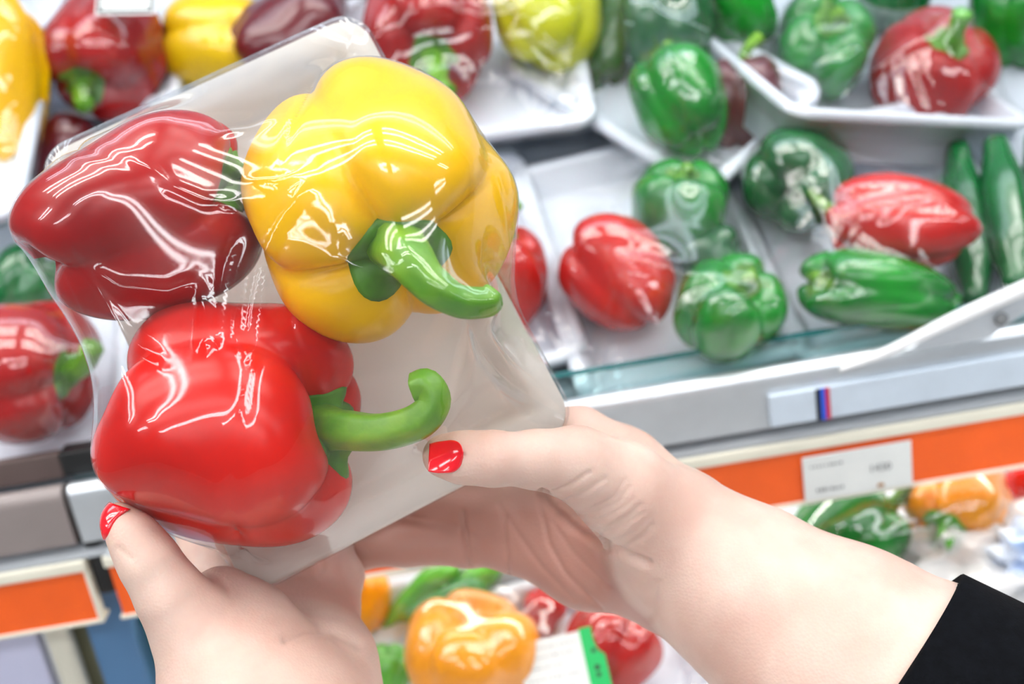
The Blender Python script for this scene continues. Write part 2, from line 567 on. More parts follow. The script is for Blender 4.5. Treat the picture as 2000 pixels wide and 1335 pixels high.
# under-shelf tube, added to brighten the lower bin
for k in (0.0,):
    lt = tag(empty('added_shelf_lamp', (0.22, Y0 + 0.10, 1.212)), 'added slim tube lamp under the upper deck to brighten the lower bin', 'lamp')
    obj('tube', tube_mesh('tube', [(-0.38, 0, 0), (0, 0, 0), (0.42, 0, 0)], [0.008] * 3, 8, sub=1), M['low_fill'], lt)
    obj('holder', box_mesh('holder', -0.40, 0.44, -0.012, 0.012, 0.009, 0.016), M['white'], lt)

# pale taped sleeve with the striped sticker
pA, pB = front(1500, 790, Y0 - 0.018), front(2000, 690, Y0 - 0.018)
sl = tag(obj('ticket_sleeve', box_mesh('ticket_sleeve', pA[0], XR - 0.01, Y0 - 0.0205, Y0 - 0.0168, 1.2125, 1.2325, 0.0012), M['tape']),
         'pale blue-grey plastic sleeve taped along the steel front rail', 'sleeve')
for k in range(3):
    x = front(1592 + 9 * k, 755, Y0 - 0.021)[0]
    s_ = obj('stripe', box_mesh('stripe', x, x + 0.0027, Y0 - 0.0213, Y0 - 0.0206, 1.2127, 1.2322), STR[k], sl)
# slanting white holder bar
a, b = front(1640, 722, Y0 - 0.024), front(2040, 545, Y0 - 0.024)
hb = tag(empty('riser_holder', a), 'white slanting plastic bar with a bolted grey plate, clipped to the front rail', 'holder')
o = obj('bar', tube_mesh('bar', [a - a, (b - a) * .25 + (0, 0, -.0015), (b - a) * .6, b - a], [0.0014, .003, 0.0042, 0.0046], 10), M['white'], hb)
c = front(1905, 640, Y0 - 0.0215) - a
d2 = front(1985, 600, Y0 - 0.0215) - a
o = obj('bolted_plate', new_mesh('bolted_plate', [v for y in (0, .002) for v in [front(1760, 690, Y0 - .0225 + y) - a, front(1930, 660, Y0 - .0225 + y) - a, front(2010, 605, Y0 - .0225 + y) - a, front(2010, 575, Y0 - .0225 + y) - a, front(1850, 640, Y0 - .0225 + y) - a]],
        [(0, 1, 2, 3, 4), (9, 8, 7, 6, 5)] + [(i, (i + 1) % 5 + 0, (i + 1) % 5 + 5, i + 5) for i in range(5)], False), M['plate'], hb)
bc = front(1955, 622, Y0 - 0.024) - a
obj('bolt', tube_mesh('bolt', [bc, bc + (0, -.0012, 0), bc + (0, -.0022, 0)], [.004, .004, .003], 8, sub=1), M['ink'], hb)


def flat_text(txt, size, m, parent, loc, name):
    cu = bpy.data.curves.new(name, 'FONT')
    cu.body = txt
    cu.size = size
    cu.extrude = 0.00008
    tmp = bpy.data.objects.new(name + '_tmp', cu)
    COL.objects.link(tmp)
    dg = bpy.context.evaluated_depsgraph_get()
    me = bpy.data.meshes.new_from_object(tmp.evaluated_get(dg))
    bpy.data.objects.remove(tmp)
    me.name = name
    o = obj(name, me, m, parent)
    o.matrix_basis = Matrix.Translation(Vector(loc)) @ Matrix.Rotation(pi / 2, 4, 'X')
    return o


def scribble(name, m, parent, x0, z0, wid, n, seed, y=-0.0006, h=0.0014):
    """a line of print too soft to read: small uneven strokes."""
    rnd = random.Random(seed)
    V, Fc = [], []
    x = x0
    for k in range(n):
        ww = wid / n * rnd.uniform(.35, .8)
        hh = h * rnd.uniform(.6, 1.1)
        i = len(V)
        V += [(x, y, z0), (x + ww, y, z0), (x + ww, y, z0 + hh), (x, y, z0 + hh)]
        Fc.append((i, i + 1, i + 2, i + 3))
        x += wid / n
    o = obj(name, new_mesh(name, V, Fc, False), m, parent)
    o['kind'] = 'stuff'
    return o


def price_tag(px0, px1, pyc, label, txt=None):
    yy = Y0 - 0.0175
    x0, x1 = front(px0, pyc, yy)[0], front(px1, pyc, yy)[0]
    wd = x1 - x0
    t = tag(empty('price_tag', (x0, yy, 1.1605)), label, 'price tag', 'price tags on the orange strips')
    card = box_mesh('card', 0, wd, 0, 0.0009, 0.0, 0.0285, 0.0003, 1)
    obj('card', card, M['paper'], t)
    if txt:
        flat_text(txt, 0.0066, M['ink'], t, (wd * 0.60, -0.0003, 0.0125), 'price_digits')
        scribble('print_line', M['ink'], t, wd * .07, 0.0215, wd * .30, 9, 3)
        scribble('print_line', M['ink'], t, wd * .11, 0.0055, wd * .26, 8, 5, h=.002)
        bl = new_mesh('rust_spot', [(wd * .70 + .0022 * cos(k * pi / 5), -.0005, .0032 + .0013 * sin(k * pi / 5)) for k in range(10)], [tuple(range(10))], False)
        obj('rust_spot', bl, M['blot'], t)
    return t


price_tag(1566, 1781, 890, 'white price tag reading 1430 on the orange strip beside the forearm', '1430')
price_tag(770, 905, 1010, 'blank pale price tag on the orange strip behind the gripping fingers')

# green crate beside the blue post
cr = tag(empty('plastic_crate', (front(281, 1290, Y0 + .03)[0], Y0 + 0.03, 0.9)), 'dark green plastic crate standing beside the blue-grey post below the strip', 'crate')
obj('end_wall', box_mesh('end_wall', 0, 0.038, 0, 0.012, 0, 0.245, 0.002), M['crate'], cr)
obj('rim', box_mesh('rim', -0.0005, 0.0385, -0.004, 0.014, 0.226, 0.236, 0.002), M['crate'], cr)


# ------------------------------------------------------------------ peppers
def pepper_surf(phi, th, Q):
    s, c = np.sin(phi), np.cos(phi)
    e = Q['e']
    r = np.abs(s) ** e
    z = np.sign(c) * np.abs(c) ** e
    n = Q['n']
    tw = th - Q['t0'] + 0.18 * np.sin(th + Q['c'][0]) + Q['twist'] * z
    G = (1 - np.abs(np.sin(n * tw / 2))) ** 1.9
    lob = 1 + Q['uneven'] * (np.cos(th + Q['c'][1]) * .6 + np.cos(2 * th + Q['c'][2]) * .5)
    r = r * lob * (1 - Q['g'] * G * np.abs(s) ** .4 * (0.55 + 0.45 * np.abs(z)))
    r = r * (1 - Q['taper'] * (1 - z) / 2 - Q['taper2'] * np.clip(-z, 0, 1) ** 2)
    r = r * (1 + .018 * np.sin(3 * th + 4 * z + Q['c'][3]) + .012 * np.sin(5 * th - 6 * z + Q['c'][4]))
    up = np.clip(c, 0, 1) ** .5
    dn = np.clip(-c, 0, 1) ** .5
    hl = 1 + .10 * np.cos(th + Q['c'][5]) + .06 * np.cos(2 * th + Q['c'][0])
    z = z * hl
    z = z - up * (Q['pit'] * np.exp(-(r / .34) ** 2) + Q['gz'] * G * np.exp(-((r - .55) / .32) ** 2))
    z = z + dn * (Q['pit2'] * np.exp(-(r / .26) ** 2) + .8 * Q['gz'] * G * np.exp(-((r - .45) / .35) ** 2))
    x, y = r * np.cos(th) * Q['W'] / 2, r * np.sin(th) * Q['W'] / 2
    x = x + Q['bend'] * z * z * Q['W'] / 2
    return np.stack([x, y, z * Q['L'] / 2], -1)


def pepper(color, label, c, axis, W, L, seed=1, roll=0.0, n=4, g=.20, gz=.16, pit=.34, pit2=.20, taper=.16, taper2=0.0, e=.74,
           uneven=.07, twist=.12, bend=0.0, nu=56, nv=40, stem=True, stem_w=None, stem_len=.42, stem_bend=(.5, 0.0), stem_r=None,
           calyx_r=.22, calyx_star=1.0, group=None, flat=1.0, cat='pepper', name='bell_pepper', stem_mat='stem', calyx_mat='calyx', t0=None):
    rnd = random.Random(seed)
    Q = dict(W=W, L=L, n=n, g=g, gz=gz, pit=pit, pit2=pit2, taper=taper, taper2=taper2, e=e, uneven=uneven, twist=twist, bend=bend,
             t0=rnd.uniform(0, 6) if t0 is None else t0, c=[rnd.uniform(0, 6.28) for _ in range(6)])
    mw = axis_frame(c, axis, roll)
    th = np.linspace(0, 2 * pi, nu, endpoint=False)[:, None]
    ph = (np.linspace(0.0, 1, nv)[None, :]) * (pi - .04) + .02
    V = pepper_surf(ph + 0 * th, th + 0 * ph, Q).reshape(-1, 3)
    top, bot = len(V), len(V) + 1
    Vt = V.reshape(nu, nv, 3)
    V = np.vstack([V, Vt[:, 0].mean(0), Vt[:, -1].mean(0)])
    Fc = [tuple(reversed(f)) for f in grid_faces(nu, nv, True)]
    for i in range(nu):
        i2 = (i + 1) % nu
        Fc.append((top, i * nv, i2 * nv))
        Fc.append((bot, i2 * nv + nv - 1, i * nv + nv - 1))
    me = new_mesh(name, V, Fc)
    bm = bmesh.new()
    bm.from_mesh(me)
    bmesh.ops.recalc_face_normals(bm, faces=bm.faces)
    bm.to_mesh(me)
    bm.free()
    o = obj(name, me, M[color], None, mw)
    tag(o, label, cat, group)
    kids = []
    if stem:
        # calyx: a lobed cap lying in the pit, rising into the stalk
        k, rr = 40, 8
        tc = np.linspace(0, 2 * pi, k, endpoint=False)[:, None]
        lim = calyx_r * (1 + calyx_star * .11 * np.cos(6 * tc + seed) + calyx_star * .09 * np.cos(3 * tc + 2 * seed)) ** 1.0
        fr_ = np.linspace(0.02, 1, rr)[None, :]
        phi = lim * fr_
        A = pepper_surf(phi, tc + 0 * phi, Q)
        ztop = A[:, 0, 2].mean()
        A[..., 2] += 0.022 * W * (1.15 - fr_ ** 3) + 0.10 * W * np.exp(-(fr_ / .33) ** 2)
        A = A.reshape(-1, 3)
        B = A - np.array([0, 0, .03 * W])
        Vv = np.vstack([A, B])
        F1 = grid_faces(k, rr, True)
        F2 = [tuple(reversed(f)) for f in grid_faces(k, rr, True, len(A))]
        ring = [(i * rr + rr - 1, len(A) + i * rr + rr - 1, len(A) + ((i + 1) % k) * rr + rr - 1, ((i + 1) % k) * rr + rr - 1) for i in range(k)]
        cm = new_mesh('calyx', Vv, F1 + F2 + ring)
        bm = bmesh.new()
        bm.from_mesh(cm)
        bmesh.ops.recalc_face_normals(bm, faces=bm.faces)
        bm.to_mesh(cm)
        bm.free()
        kids.append(obj('calyx', cm, M[calyx_mat], o))
        if stem_w is not None:
            inv = np.array(mw.inverted())
            pts = [(inv @ np.append(p, 1))[:3] for p in stem_w]
            pts[0] = (0, 0, ztop - .01 * W)
            print('PIT', label[:20], proj(np.array(mw)[:3, :3] @ np.array(pts[0]) + np.array(mw)[:3, 3]))
            rad = stem_r
        else:
            ln = stem_len * W
            br = rnd.uniform(-.3, .3)
            bx, by = stem_bend
            pts = [(0, 0, ztop - .01 * W), (0.02 * W, 0, ztop + .3 * ln), (bx * .35 * ln, by * .35 * ln, ztop + .65 * ln),
                   (bx * ln, by * ln, ztop + ln * .95)]
            rad = [.085 * W, .068 * W, .062 * W, .07 * W]
        kids.append(obj('stalk', tube_mesh('stalk', pts, rad, 20, .07, 5), M[stem_mat], o))
    return o


def on_deck_pepper(color, label, px, py, wpx, lpx, ang, elev, seed, O=OU, N=NU, h=0.45, lift=0.0, **kw):
    c0, t = on_plane(px, py, 0.03 + lift, O, N)
    W_, L_ = wpx * t / FPX, lpx * t / FPX
    c1, t = on_plane(px, py, W_ * h + lift, O, N)
    W_, L_ = wpx * t / FPX, lpx * t / FPX
    return pepper(color, label, c1, img_dir(ang, elev), W_, L_, seed, **kw)


# ------------------------------------------------------------------ foam trays and stretched film
def rr_point(th, a, b, r):
    """boundary of a rounded rectangle in direction th."""
    c, s = np.cos(th), np.sin(th)
    lo, hi = np.zeros_like(th), np.full_like(th, a + b)
    for _ in range(40):
        m = (lo + hi) / 2
        x, y = np.abs(m * c), np.abs(m * s)
        qx, qy = x - (a - r), y - (b - r)
        d = np.minimum(np.maximum(qx, qy), 0) + np.hypot(np.maximum(qx, 0), np.maximum(qy, 0)) - r
        lo, hi = np.where(d < 0, m, lo), np.where(d < 0, hi, m)
    return lo


def rr_loop(a, b, r, n=12):
    pts = []
    for cx, cy, a0 in ((a - r, b - r, 0), (-a + r, b - r, pi / 2), (-a + r, -b + r, pi), (a - r, -b + r, 1.5 * pi)):
        for k in range(n):
            t = a0 + (pi / 2) * k / (n - 1)
            pts.append((cx + r * cos(t), cy + r * sin(t)))
    return pts


def tray_mesh(name, a, b, H, r, lip=.008, slope=.012, t=.0035, drop=.0065, flat=.45):
    loops = [(slope + lip + .010, t), (slope + lip, t), (slope + lip - .003, t + .0015), (lip + .0015, H - .002), (lip - .0005, H),
             (lip * flat, H), (.0006, H - drop * .22), (0, H - drop * .85), (.0012, H - drop), (lip * .7, H - drop * .8), (slope + lip - .004, .001), (slope + lip, 0), (slope + lip + .012, 0)]
    V, Fc = [], []
    nl = None
    for ins, z in loops:
        L = rr_loop(a - ins, b - ins, max(r - ins, .004) if ins < slope + lip + .005 else .004)
        nl = len(L)
        V += [(x, y, z) for x, y in L]
    for i in range(len(loops) - 1):
        for k in range(nl):
            k2 = (k + 1) % nl
            Fc.append((i * nl + k, i * nl + k2, (i + 1) * nl + k2, (i + 1) * nl + k))
    Fc.append(tuple(range(nl - 1, -1, -1)))
    Fc.append(tuple((len(loops) - 1) * nl + k for k in range(nl)))
    me = new_mesh(name, V, Fc)
    bm = bmesh.new()
    bm.from_mesh(me)
    bmesh.ops.recalc_face_normals(bm, faces=bm.faces)
    bm.to_mesh(me)
    bm.free()
    return me


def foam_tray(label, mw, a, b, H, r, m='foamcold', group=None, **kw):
    o = obj('foam_tray', tray_mesh('foam_tray', a, b, H, r, **kw), M[m], None, mw)
    tag(o, label, 'tray', group)
    o['dims'] = (a, b, H, r)
    return o


def world_mesh(o, inv):
    me = o.data
    n = len(me.vertices)
    co = np.empty(n * 3)
    me.vertices.foreach_get('co', co)
    mw = o.matrix_basis
    q = o.parent
    while q is not None:
        mw = q.matrix_basis @ mw
        q = q.parent
    A = np.array(inv @ mw)
    co = co.reshape(-1, 3) @ A[:3, :3].T + A[:3, 3]
    return co, [tuple(p.vertices) for p in me.polygons]


def polyline_dist(p, pts):
    pts = np.array(pts, float)
    best = np.full(len(p), 1e9)
    for a, b in zip(pts[:-1], pts[1:]):
        ab = b - a
        t = np.clip(((p - a) @ ab) / (ab @ ab), 0, 1)
        best = np.minimum(best, np.linalg.norm(p - a - t[:, None] * ab, axis=1))
    return best


def stretch_film(tray, items, m, N=128, h=0.085, eps=0.0006, iters=300, wrinkle=0.0, seed=0, hull=0.0, folds=()):
    """clear wrap: a membrane pulled from the tray rim over whatever stands in the tray."""
    a, b, H, r = tray['dims']
    inv = tray.matrix_basis.inverted()
    Vs, Fs, off = [], [], 0
    for it in items:
        for o in [it] + list(it.children):
            v, f = world_mesh(o, inv)
            Vs.append(v)
            Fs += [tuple(i + off for i in q) for q in f]
            off += len(v)
    bvh = BVHTree.FromPolygons([tuple(v) for v in np.vstack(Vs)], Fs)
    z0 = H + eps
    Q = np.array([0, 0, z0 - h])
    u = np.linspace(-1, 1, N)
    U, Vv = np.meshgrid(u, u, indexing='ij')
    mx_ = np.maximum(np.abs(U), np.abs(Vv))
    # direction on the square maps to the rounded rim, keeping the aspect
    th = np.arctan2(Vv * b, U * a)
    R = rr_point(th, a + eps, b + eps, r)
    tx, ty = mx_ * R * np.cos(th), mx_ * R * np.sin(th)
    D = np.stack([tx, ty, np.full_like(tx, h)], -1)
    wobs = np.full((N, N), 1.0)
    for i in range(N):
        for j in range(N):
            d = D[i, j]
            far = Q + d * 4.0
            hit = bvh.ray_cast(Vector(far), Vector(-d), 20)
            if hit[0] is not None:
                p = np.array(hit[0])
                rho = (p - Q) @ d / (d @ d) + eps / np.linalg.norm(d)
                if rho > 1:
                    wobs[i, j] = 1 / rho
    edge = mx_ > 1 - 1e-6
    wobs[edge] = 1.0

    def solve(w_, obs, fix, it):
        for _ in range(it):
            av = w_.copy()
            av[1:-1, 1:-1] = .25 * (w_[2:, 1:-1] + w_[:-2, 1:-1] + w_[1:-1, 2:] + w_[1:-1, :-2])
            w_ = np.minimum(av, obs)
            w_[fix] = 1.0
        return w_
    lv = 8
    w_ = None
    while lv >= 1:
        idx = np.linspace(0, N - 1, (N - 1) // lv + 1).round().astype(int)
        ob = wobs[np.ix_(idx, idx)]
        fx = edge[np.ix_(idx, idx)]
        if w_ is None:
            w_ = ob.copy()
        else:
            si = np.linspace(0, w_.shape[0] - 1, len(idx))
            i0 = np.minimum(si.astype(int), w_.shape[0] - 2)
            fr_ = si - i0
            t1 = w_[i0] * (1 - fr_)[:, None] + w_[i0 + 1] * fr_[:, None]
            w_ = t1[:, i0] * (1 - fr_)[None] + t1[:, i0 + 1] * fr_[None]
            w_ = np.minimum(w_, ob)
        w_ = solve(w_, ob, fx, iters)
        lv //= 2
    if hull:
        cv = w_.copy()
        for _ in range(26):
            for st in (24, 12, 6, 3, 1):
                for dx, dy in ((1, 0), (0, 1), (1, 1), (1, -1), (2, 1), (1, 2), (2, -1), (1, -2)):
                    a_, b2 = dx * st, dy * st
                    if 2 * a_ >= N or 2 * abs(b2) >= N:
                        continue
                    y0, y1 = abs(b2), N - abs(b2)
                    mid = cv[a_:N - a_, y0:y1]
                    av = .5 * (cv[2 * a_:N, y0 + b2:y1 + b2] + cv[0:N - 2 * a_, y0 - b2:y1 - b2])
                    np.minimum(mid, av, out=mid)
        w_ = w_ * (1 - hull) + cv * hull
        w_ = solve(w_, wobs, edge, 14) if hull < 1 else w_
    free = wobs - w_
    rho = 1 / w_
    if wrinkle:
        rnd = np.random.RandomState(seed)
        ang = np.arctan2(Vv, U)
        amp = np.clip(free * 14, 0, 1) * np.clip((1 - mx_) * 9, 0, 1) * np.clip((mx_ - .3) / .5, 0, 1)
        rip = np.zeros_like(rho)
        for k in range(9):
            f_ = rnd.uniform(14, 46)
            rip += np.sin(ang * f_ + rnd.uniform(0, 6) + 1.5 * np.sin(3 * ang + k)) * rnd.uniform(.4, 1)
        rho = rho + wrinkle * amp * rip / 4
    X = Q + D * rho[..., None]
    if folds:
        A4 = np.array(tray.matrix_basis)
        pxy, _z = proj(X.reshape(-1, 3) @ A4[:3, :3].T + A4[:3, 3])
        lift_ = np.zeros(len(pxy))
        for line, wpx, hh in folds:
            ln = np.array(line, float)
            dd = polyline_dist(pxy, ln)
            e0 = np.minimum(np.linalg.norm(pxy - ln[0], axis=1), np.linalg.norm(pxy - ln[-1], axis=1))
            lift_ = np.maximum(lift_, hh * np.exp(-(dd / wpx) ** 2) * np.clip(e0 / 40, 0.05, 1))
        X = X + (D / np.linalg.norm(D, axis=-1)[..., None]) * (lift_.reshape(N, N) * np.clip((1 - mx_) * 12, 0, 1))[..., None]
    V = X.reshape(-1, 3)
    Fc = grid_faces(N, N)
    # the wrap goes on round the rim and under the tray
    bi = [(i, 0) for i in range(N)] + [(N - 1, j) for j in range(1, N)] + [(i, N - 1) for i in range(N - 2, -1, -1)] + [(0, j) for j in range(N - 2, 0, -1)]
    ring = [i * N + j for i, j in bi]
    base = len(V)
    ex = []
    for z, s in ((H - .0105, 1.0), (0.004, .86)):
        for q in ring:
            p = V[q]
            ex.append((p[0] * s, p[1] * s, z))
    V = np.vstack([V, ex])
    n = len(ring)
    for k in range(n):
        k2 = (k + 1) % n
        Fc.append((ring[k2], ring[k], base + k, base + k2))
        Fc.append((base + k2, base + k, base + n + k, base + n + k2))
    me = new_mesh('plastic_film', V, Fc)
    uvl = me.uv_layers.new(name='UVMap')
    ang = (np.arctan2(Vv, U) / (2 * pi) + .5).reshape(-1)
    rad = mx_.reshape(-1)
    ua = np.append(ang, np.tile(ang[ring], 2))
    ra = np.append(rad, np.concatenate([np.full(n, 1.1), np.full(n, 1.3)]))
    li = np.empty(len(me.loops), dtype=np.int32)
    me.loops.foreach_get('vertex_index', li)
    uvl.data.foreach_set('uv', np.stack([ua[li], ra[li]], -1).astype(np.float32).reshape(-1))
    o = obj('plastic_film', me, M[m], tray)
    o['label'] = 'clear stretched plastic film'
    return o


# ---- trays on the upper deck
def deck_tray(label, px, py, a, b, rot=0.0, lift=0.0, tiltx=0.0, tilty=0.0, H=.022, r=.016, O=OU, S=SU, N=NU, group='foam trays on the shelf', **kw):
    c, t = on_plane(px, py, lift, O, N)
    X = np.array([1.0, 0, 0])
    x = X * cos(rot) + S * sin(rot)
    y = -X * sin(rot) + S * cos(rot)
    z = N
    if tiltx:
        y, z = y * cos(tiltx) + z * sin(tiltx), z * cos(tiltx) - y * sin(tiltx)
    if tilty:
        x, z = x * cos(tilty) - z * sin(tilty), z * cos(tilty) + x * sin(tilty)
    return foam_tray(label, frame(c, x, y, z), a, b, H, r, group=group, **kw)


DP = on_deck_pepper
T1 = deck_tray('white foam tray holding one red and three green peppers right of the held pack', 1268, 535, .070, .097, 0.10)
t1 = [DP('shelfred', 'glossy red pepper in the shelf tray just right of the held pack', 1205, 540, 236, 230, 128, -8, 11, n=4, lift=.006, stem_len=.2),
      DP('green', 'green pepper at the back of the tray behind the red pepper beside the held pack', 1330, 408, 205, 190, 95, 40, 12, lift=.006, stem_len=.16),
      DP('dgreen', 'small dark green pepper squeezed between two green ones in the middle tray', 1388, 500, 130, 130, 20, 10, 13, lift=.004, nu=36, nv=26, stem=False),
      DP('green', 'green pepper behind the glass riser under streaky film, front of the middle tray', 1425, 612, 225, 200, 75, 40, 14, lift=.012, g=.26, stem_len=.16)]
stretch_film(T1, t1, 'filmbg', 112, iters=200, wrinkle=.010, seed=1, hull=.25, folds=[
    ([(1180, 500), (1250, 512), (1330, 535), (1410, 540)], 13, .0030), ([(1238, 560), (1255, 600), (1285, 655)], 9, .0024),
    ([(1330, 575), (1345, 610), (1360, 650)], 8, .0022), ([(1350, 600), (1400, 590), (1470, 570), (1520, 560)], 12, .0026), ([(1400, 650), (1440, 610), (1480, 590)], 9, .0022)])
T2 = deck_tray('white foam tray holding a red pepper and two green ones, before the cucumbers', 1690, 470, .080, .092, 0.05)
t2 = [DP('dgreen', 'dark green pepper at the back of the tray under the raised tray', 1562, 352, 225, 215, 215, 55, 15, lift=.006, stem=False),
      DP('shelfred', 'red pepper lying sideways on a green pepper in the tray before the cucumbers', 1752, 432, 200, 275, 172, -6, 16, lift=.022, taper=.1),
      DP('green', 'long tapering green pepper lying along the glass riser', 1730, 575, 185, 340, 172, 4, 17, lift=.014, taper=.35, taper2=.15, g=.16, stem_len=.2)]
stretch_film(T2, t2, 'filmbg', 112, iters=200, wrinkle=.010, seed=2, hull=.25, folds=[
    ([(1620, 540), (1660, 512), (1740, 515), (1820, 540), (1890, 575)], 13, .0030), ([(1640, 430), (1720, 400), (1800, 385), (1860, 390)], 10, .0026),
    ([(1700, 440), (1740, 410), (1770, 390)], 8, .0020), ([(1615, 590), (1630, 555), (1640, 530)], 8, .0022), ([(1560, 330), (1600, 400), (1620, 450)], 9, .0022)])
T1b = deck_tray('white foam tray whose red pepper shows between the held pack and the next tray', 905, 560, .062, .088, 0.10)
t1b = [DP('shelfred', 'red pepper half hidden behind the right edge of the held pack', 985, 545, 190, 225, 95, 20, 18, lift=.006)]
stretch_film(T1b, t1b, 'filmbg', 40, iters=120, wrinkle=.012, seed=3)
T4 = deck_tray('white foam tray with a red and a lime pepper above the held pack', 868, 160, .100, .080, -0.04, lift=.028)
t4 = [DP('dark', 'red pepper with long drooping green stalk above the held yellow pepper', 840, 55, 285, 270, -82, 42, 19, lift=.032, stem_len=.55, stem_bend=(.1, .1)),
      DP('lime', 'lime yellow pepper at the top of the shelf beside the red pepper with drooping stalk', 1068, 25, 225, 210, 100, -10, 20, lift=.034)]
stretch_film(T4, t4, 'filmbg', 112, iters=200, wrinkle=.012, seed=4, hull=.25, folds=[
    ([(800, 42), (850, 12), (900, 30), (980, 35), (1020, 5)], 13, .0032), ([(1120, 60), (1110, 120), (1080, 190), (1040, 240)], 9, .0026), ([(1005, 140), (985, 190), (965, 215)], 8, .0020)])
T5 = deck_tray('white foam tray lying askew under green peppers at top centre of the shelf', 1285, 190, .095, .062, -0.92, lift=.02)
t5 = [DP('green', 'green pepper with bright highlight at the front of the askew tray', 1330, 190, 205, 215, 110, -10, 21, lift=.03, stem_len=.2),
      DP('dgreen', 'dark green pepper behind the highlighted one in the askew tray', 1300, 50, 190, 200, 100, 10, 22, lift=.03),
      DP('dgreen', 'slim dark green pepper standing beside the lime pepper', 1190, 60, 100, 230, 85, 0, 23, lift=.03, taper=.05, g=.1)]
stretch_film(T5, t5, 'filmbg', 112, iters=200, wrinkle=.012, seed=5, hull=.25, folds=[
    ([(1260, 10), (1290, 70), (1310, 120), (1390, 175)], 13, .0032), ([(1215, 5), (1225, 80), (1215, 150)], 11, .0030)])
DP('maroon', 'dark red pepper in the gap left of the raised tray', 1445, 205, 170, 190, 90, 10, 24, lift=.008, nu=40, nv=28)
DP('green', 'green pepper at the top edge between the askew tray and the raised tray', 1440, 15, 150, 160, 120, 20, 25, lift=.03, nu=40, nv=28)
def corner_tray(label, A, B, C, H, r, **kw):
    """tray whose rim runs through three known corners."""
    ey_, ex_ = unit(A - B), unit(C - B)
    n_ = unit(np.cross(ex_, ey_))
    if n_ @ CF > 0:
        n_ = -n_
    ey_ = np.cross(n_, ex_)
    la, lb_ = np.linalg.norm(C - B) / 2, abs((A - B) @ ey_) / 2
    o_ = B + ex_ * la + ey_ * lb_ - n_ * H
    return foam_tray(label, frame(o_, ex_, ey_, n_), la, lb_, H, r, **kw), o_, n_


T3, O3, N3 = corner_tray('white foam tray raised on top of the others, with green and red peppers', P(1398, 52, .79), P(1552, 214, .672), P(2030, 240, .735), .036, .016, lip=.005, slope=.004,
                         group='foam trays on the shelf')
t3 = [DP('green', 'green pepper in the raised tray beside the red one with a pale stalk', 1600, 95, 215, 205, 85, 62, 26, O=O3, N=N3, stem_len=.15),
      DP('dark', 'red pepper with thick pale green stalk in the raised tray', 1815, 140, 245, 215, 82, 68, 27, O=O3, N=N3, stem_len=.4, stem_bend=(.0, .15), stem_mat='lgreen')]
DP('green', 'green pepper by the right edge behind the raised tray', 1995, 35, 200, 200, 100, 30, 28, lift=-.012, stem_len=.2)
DP('dgreen', 'dark green pepper at the top edge behind the red pepper with thick pale stalk', 1745, -10, 160, 160, 80, 20, 39, lift=-.01, stem=False)
stretch_film(T3, t3, 'filmbg', 112, iters=200, wrinkle=.010, seed=6, hull=.25, folds=[
    ([(1560, 70), (1600, 50), (1690, 45)], 11, .0028), ([(1570, 130), (1640, 105), (1700, 80)], 9, .0028), ([(1620, 200), (1690, 150), (1760, 100), (1825, 62)], 11, .0032), ([(1860, 60), (1890, 95), (1910, 130)], 9, .0026)])
# left part of the upper deck
sc_, t = on_plane(246, -4, .112, OU, NU)
stk = tag(obj('label_sticker', None, None, None, axis_frame(sc_, unit(NU * .6 - CF))), 'small white sticker with a dark frame on the top left dark red pepper pack', 'sticker')
obj('frame_band', box_mesh('frame_band', -.020, .020, -.012, .012, -.0006, -.0001, .0002, 1), M['paper'], stk)
for x0_, x1_, y0_, y1_ in ((-.0185, .0185, -.0105, -.0085), (-.0185, .0185, .0085, .0105), (-.0185, -.0165, -.0085, .0085), (.0165, .0185, -.0085, .0085)):
    obj('edge_band', box_mesh('edge_band', x0_, x1_, y0_, y1_, -.0002, .0003, .0001, 1), M['darkgap'], stk)
T7 = deck_tray('white foam tray with a dark red pepper at the top left of the shelf', 218, 122, .064, .078, -0.02, lift=.016)
t7 = [DP('dark', 'dark red pepper with its green stalk pointing down, top left of the shelf', 215, 95, 240, 260, -112, 32, 29, lift=.02, stem_len=.3)]
stretch_film(T7, t7, 'filmbg', 48, iters=140, wrinkle=.014, seed=8)
T6 = deck_tray('white foam tray with a big yellow pepper at the left edge of the view', -30, 230, .052, .118, -0.04, lift=.05)
t6 = [DP('yellow', 'big yellow pepper in the tray at the left edge of the view', 0, 150, 185, 330, 88, 5, 30, lift=.055, taper=.1)]
stretch_film(T6, t6, 'filmbg', 48, iters=140, wrinkle=.02, seed=9)
DP('amber', 'dull yellow pepper lying loose behind the upper corner of the held pack', 425, 85, 215, 250, -8, 10, 31, lift=.004, stem=False)
DP('maroon', 'maroon pepper behind the upper corner of the held pack', 580, 90, 250, 260, 30, -10, 32, lift=.004, stem=False)
DP('maroon', 'maroon pepper at the top edge above the corner of the held pack', 600, -60, 220, 220, 100, -10, 33, lift=.004, stem=False)
DP('maroon', 'dark red pepper glimpsed under the tray at the left, beside the held pack', 120, 300, 150, 160, 90, 0, 34, lift=.0, nu=40, nv=28, stem=False)
DP('dgreen', 'dark green pepper in the gap below the left-edge tray', 50, 560, 150, 150, 60, 0, 35, lift=.0, nu=40, nv=28, stem=False)
T8 = deck_tray('white foam tray with a dark red pepper at the left, below the yellow one', 60, 770, .070, .072, 0.02, lift=.004)
t8 = [DP('dark', 'dark red pepper with green stalk left of the held pack', 38, 728, 300, 290, -2, 22, 36, lift=.012, stem_len=.36, stem_bend=(.55, .2), t0=.3)]
stretch_film(T8, t8, 'filmbg', 48, iters=140, wrinkle=.016, seed=10)


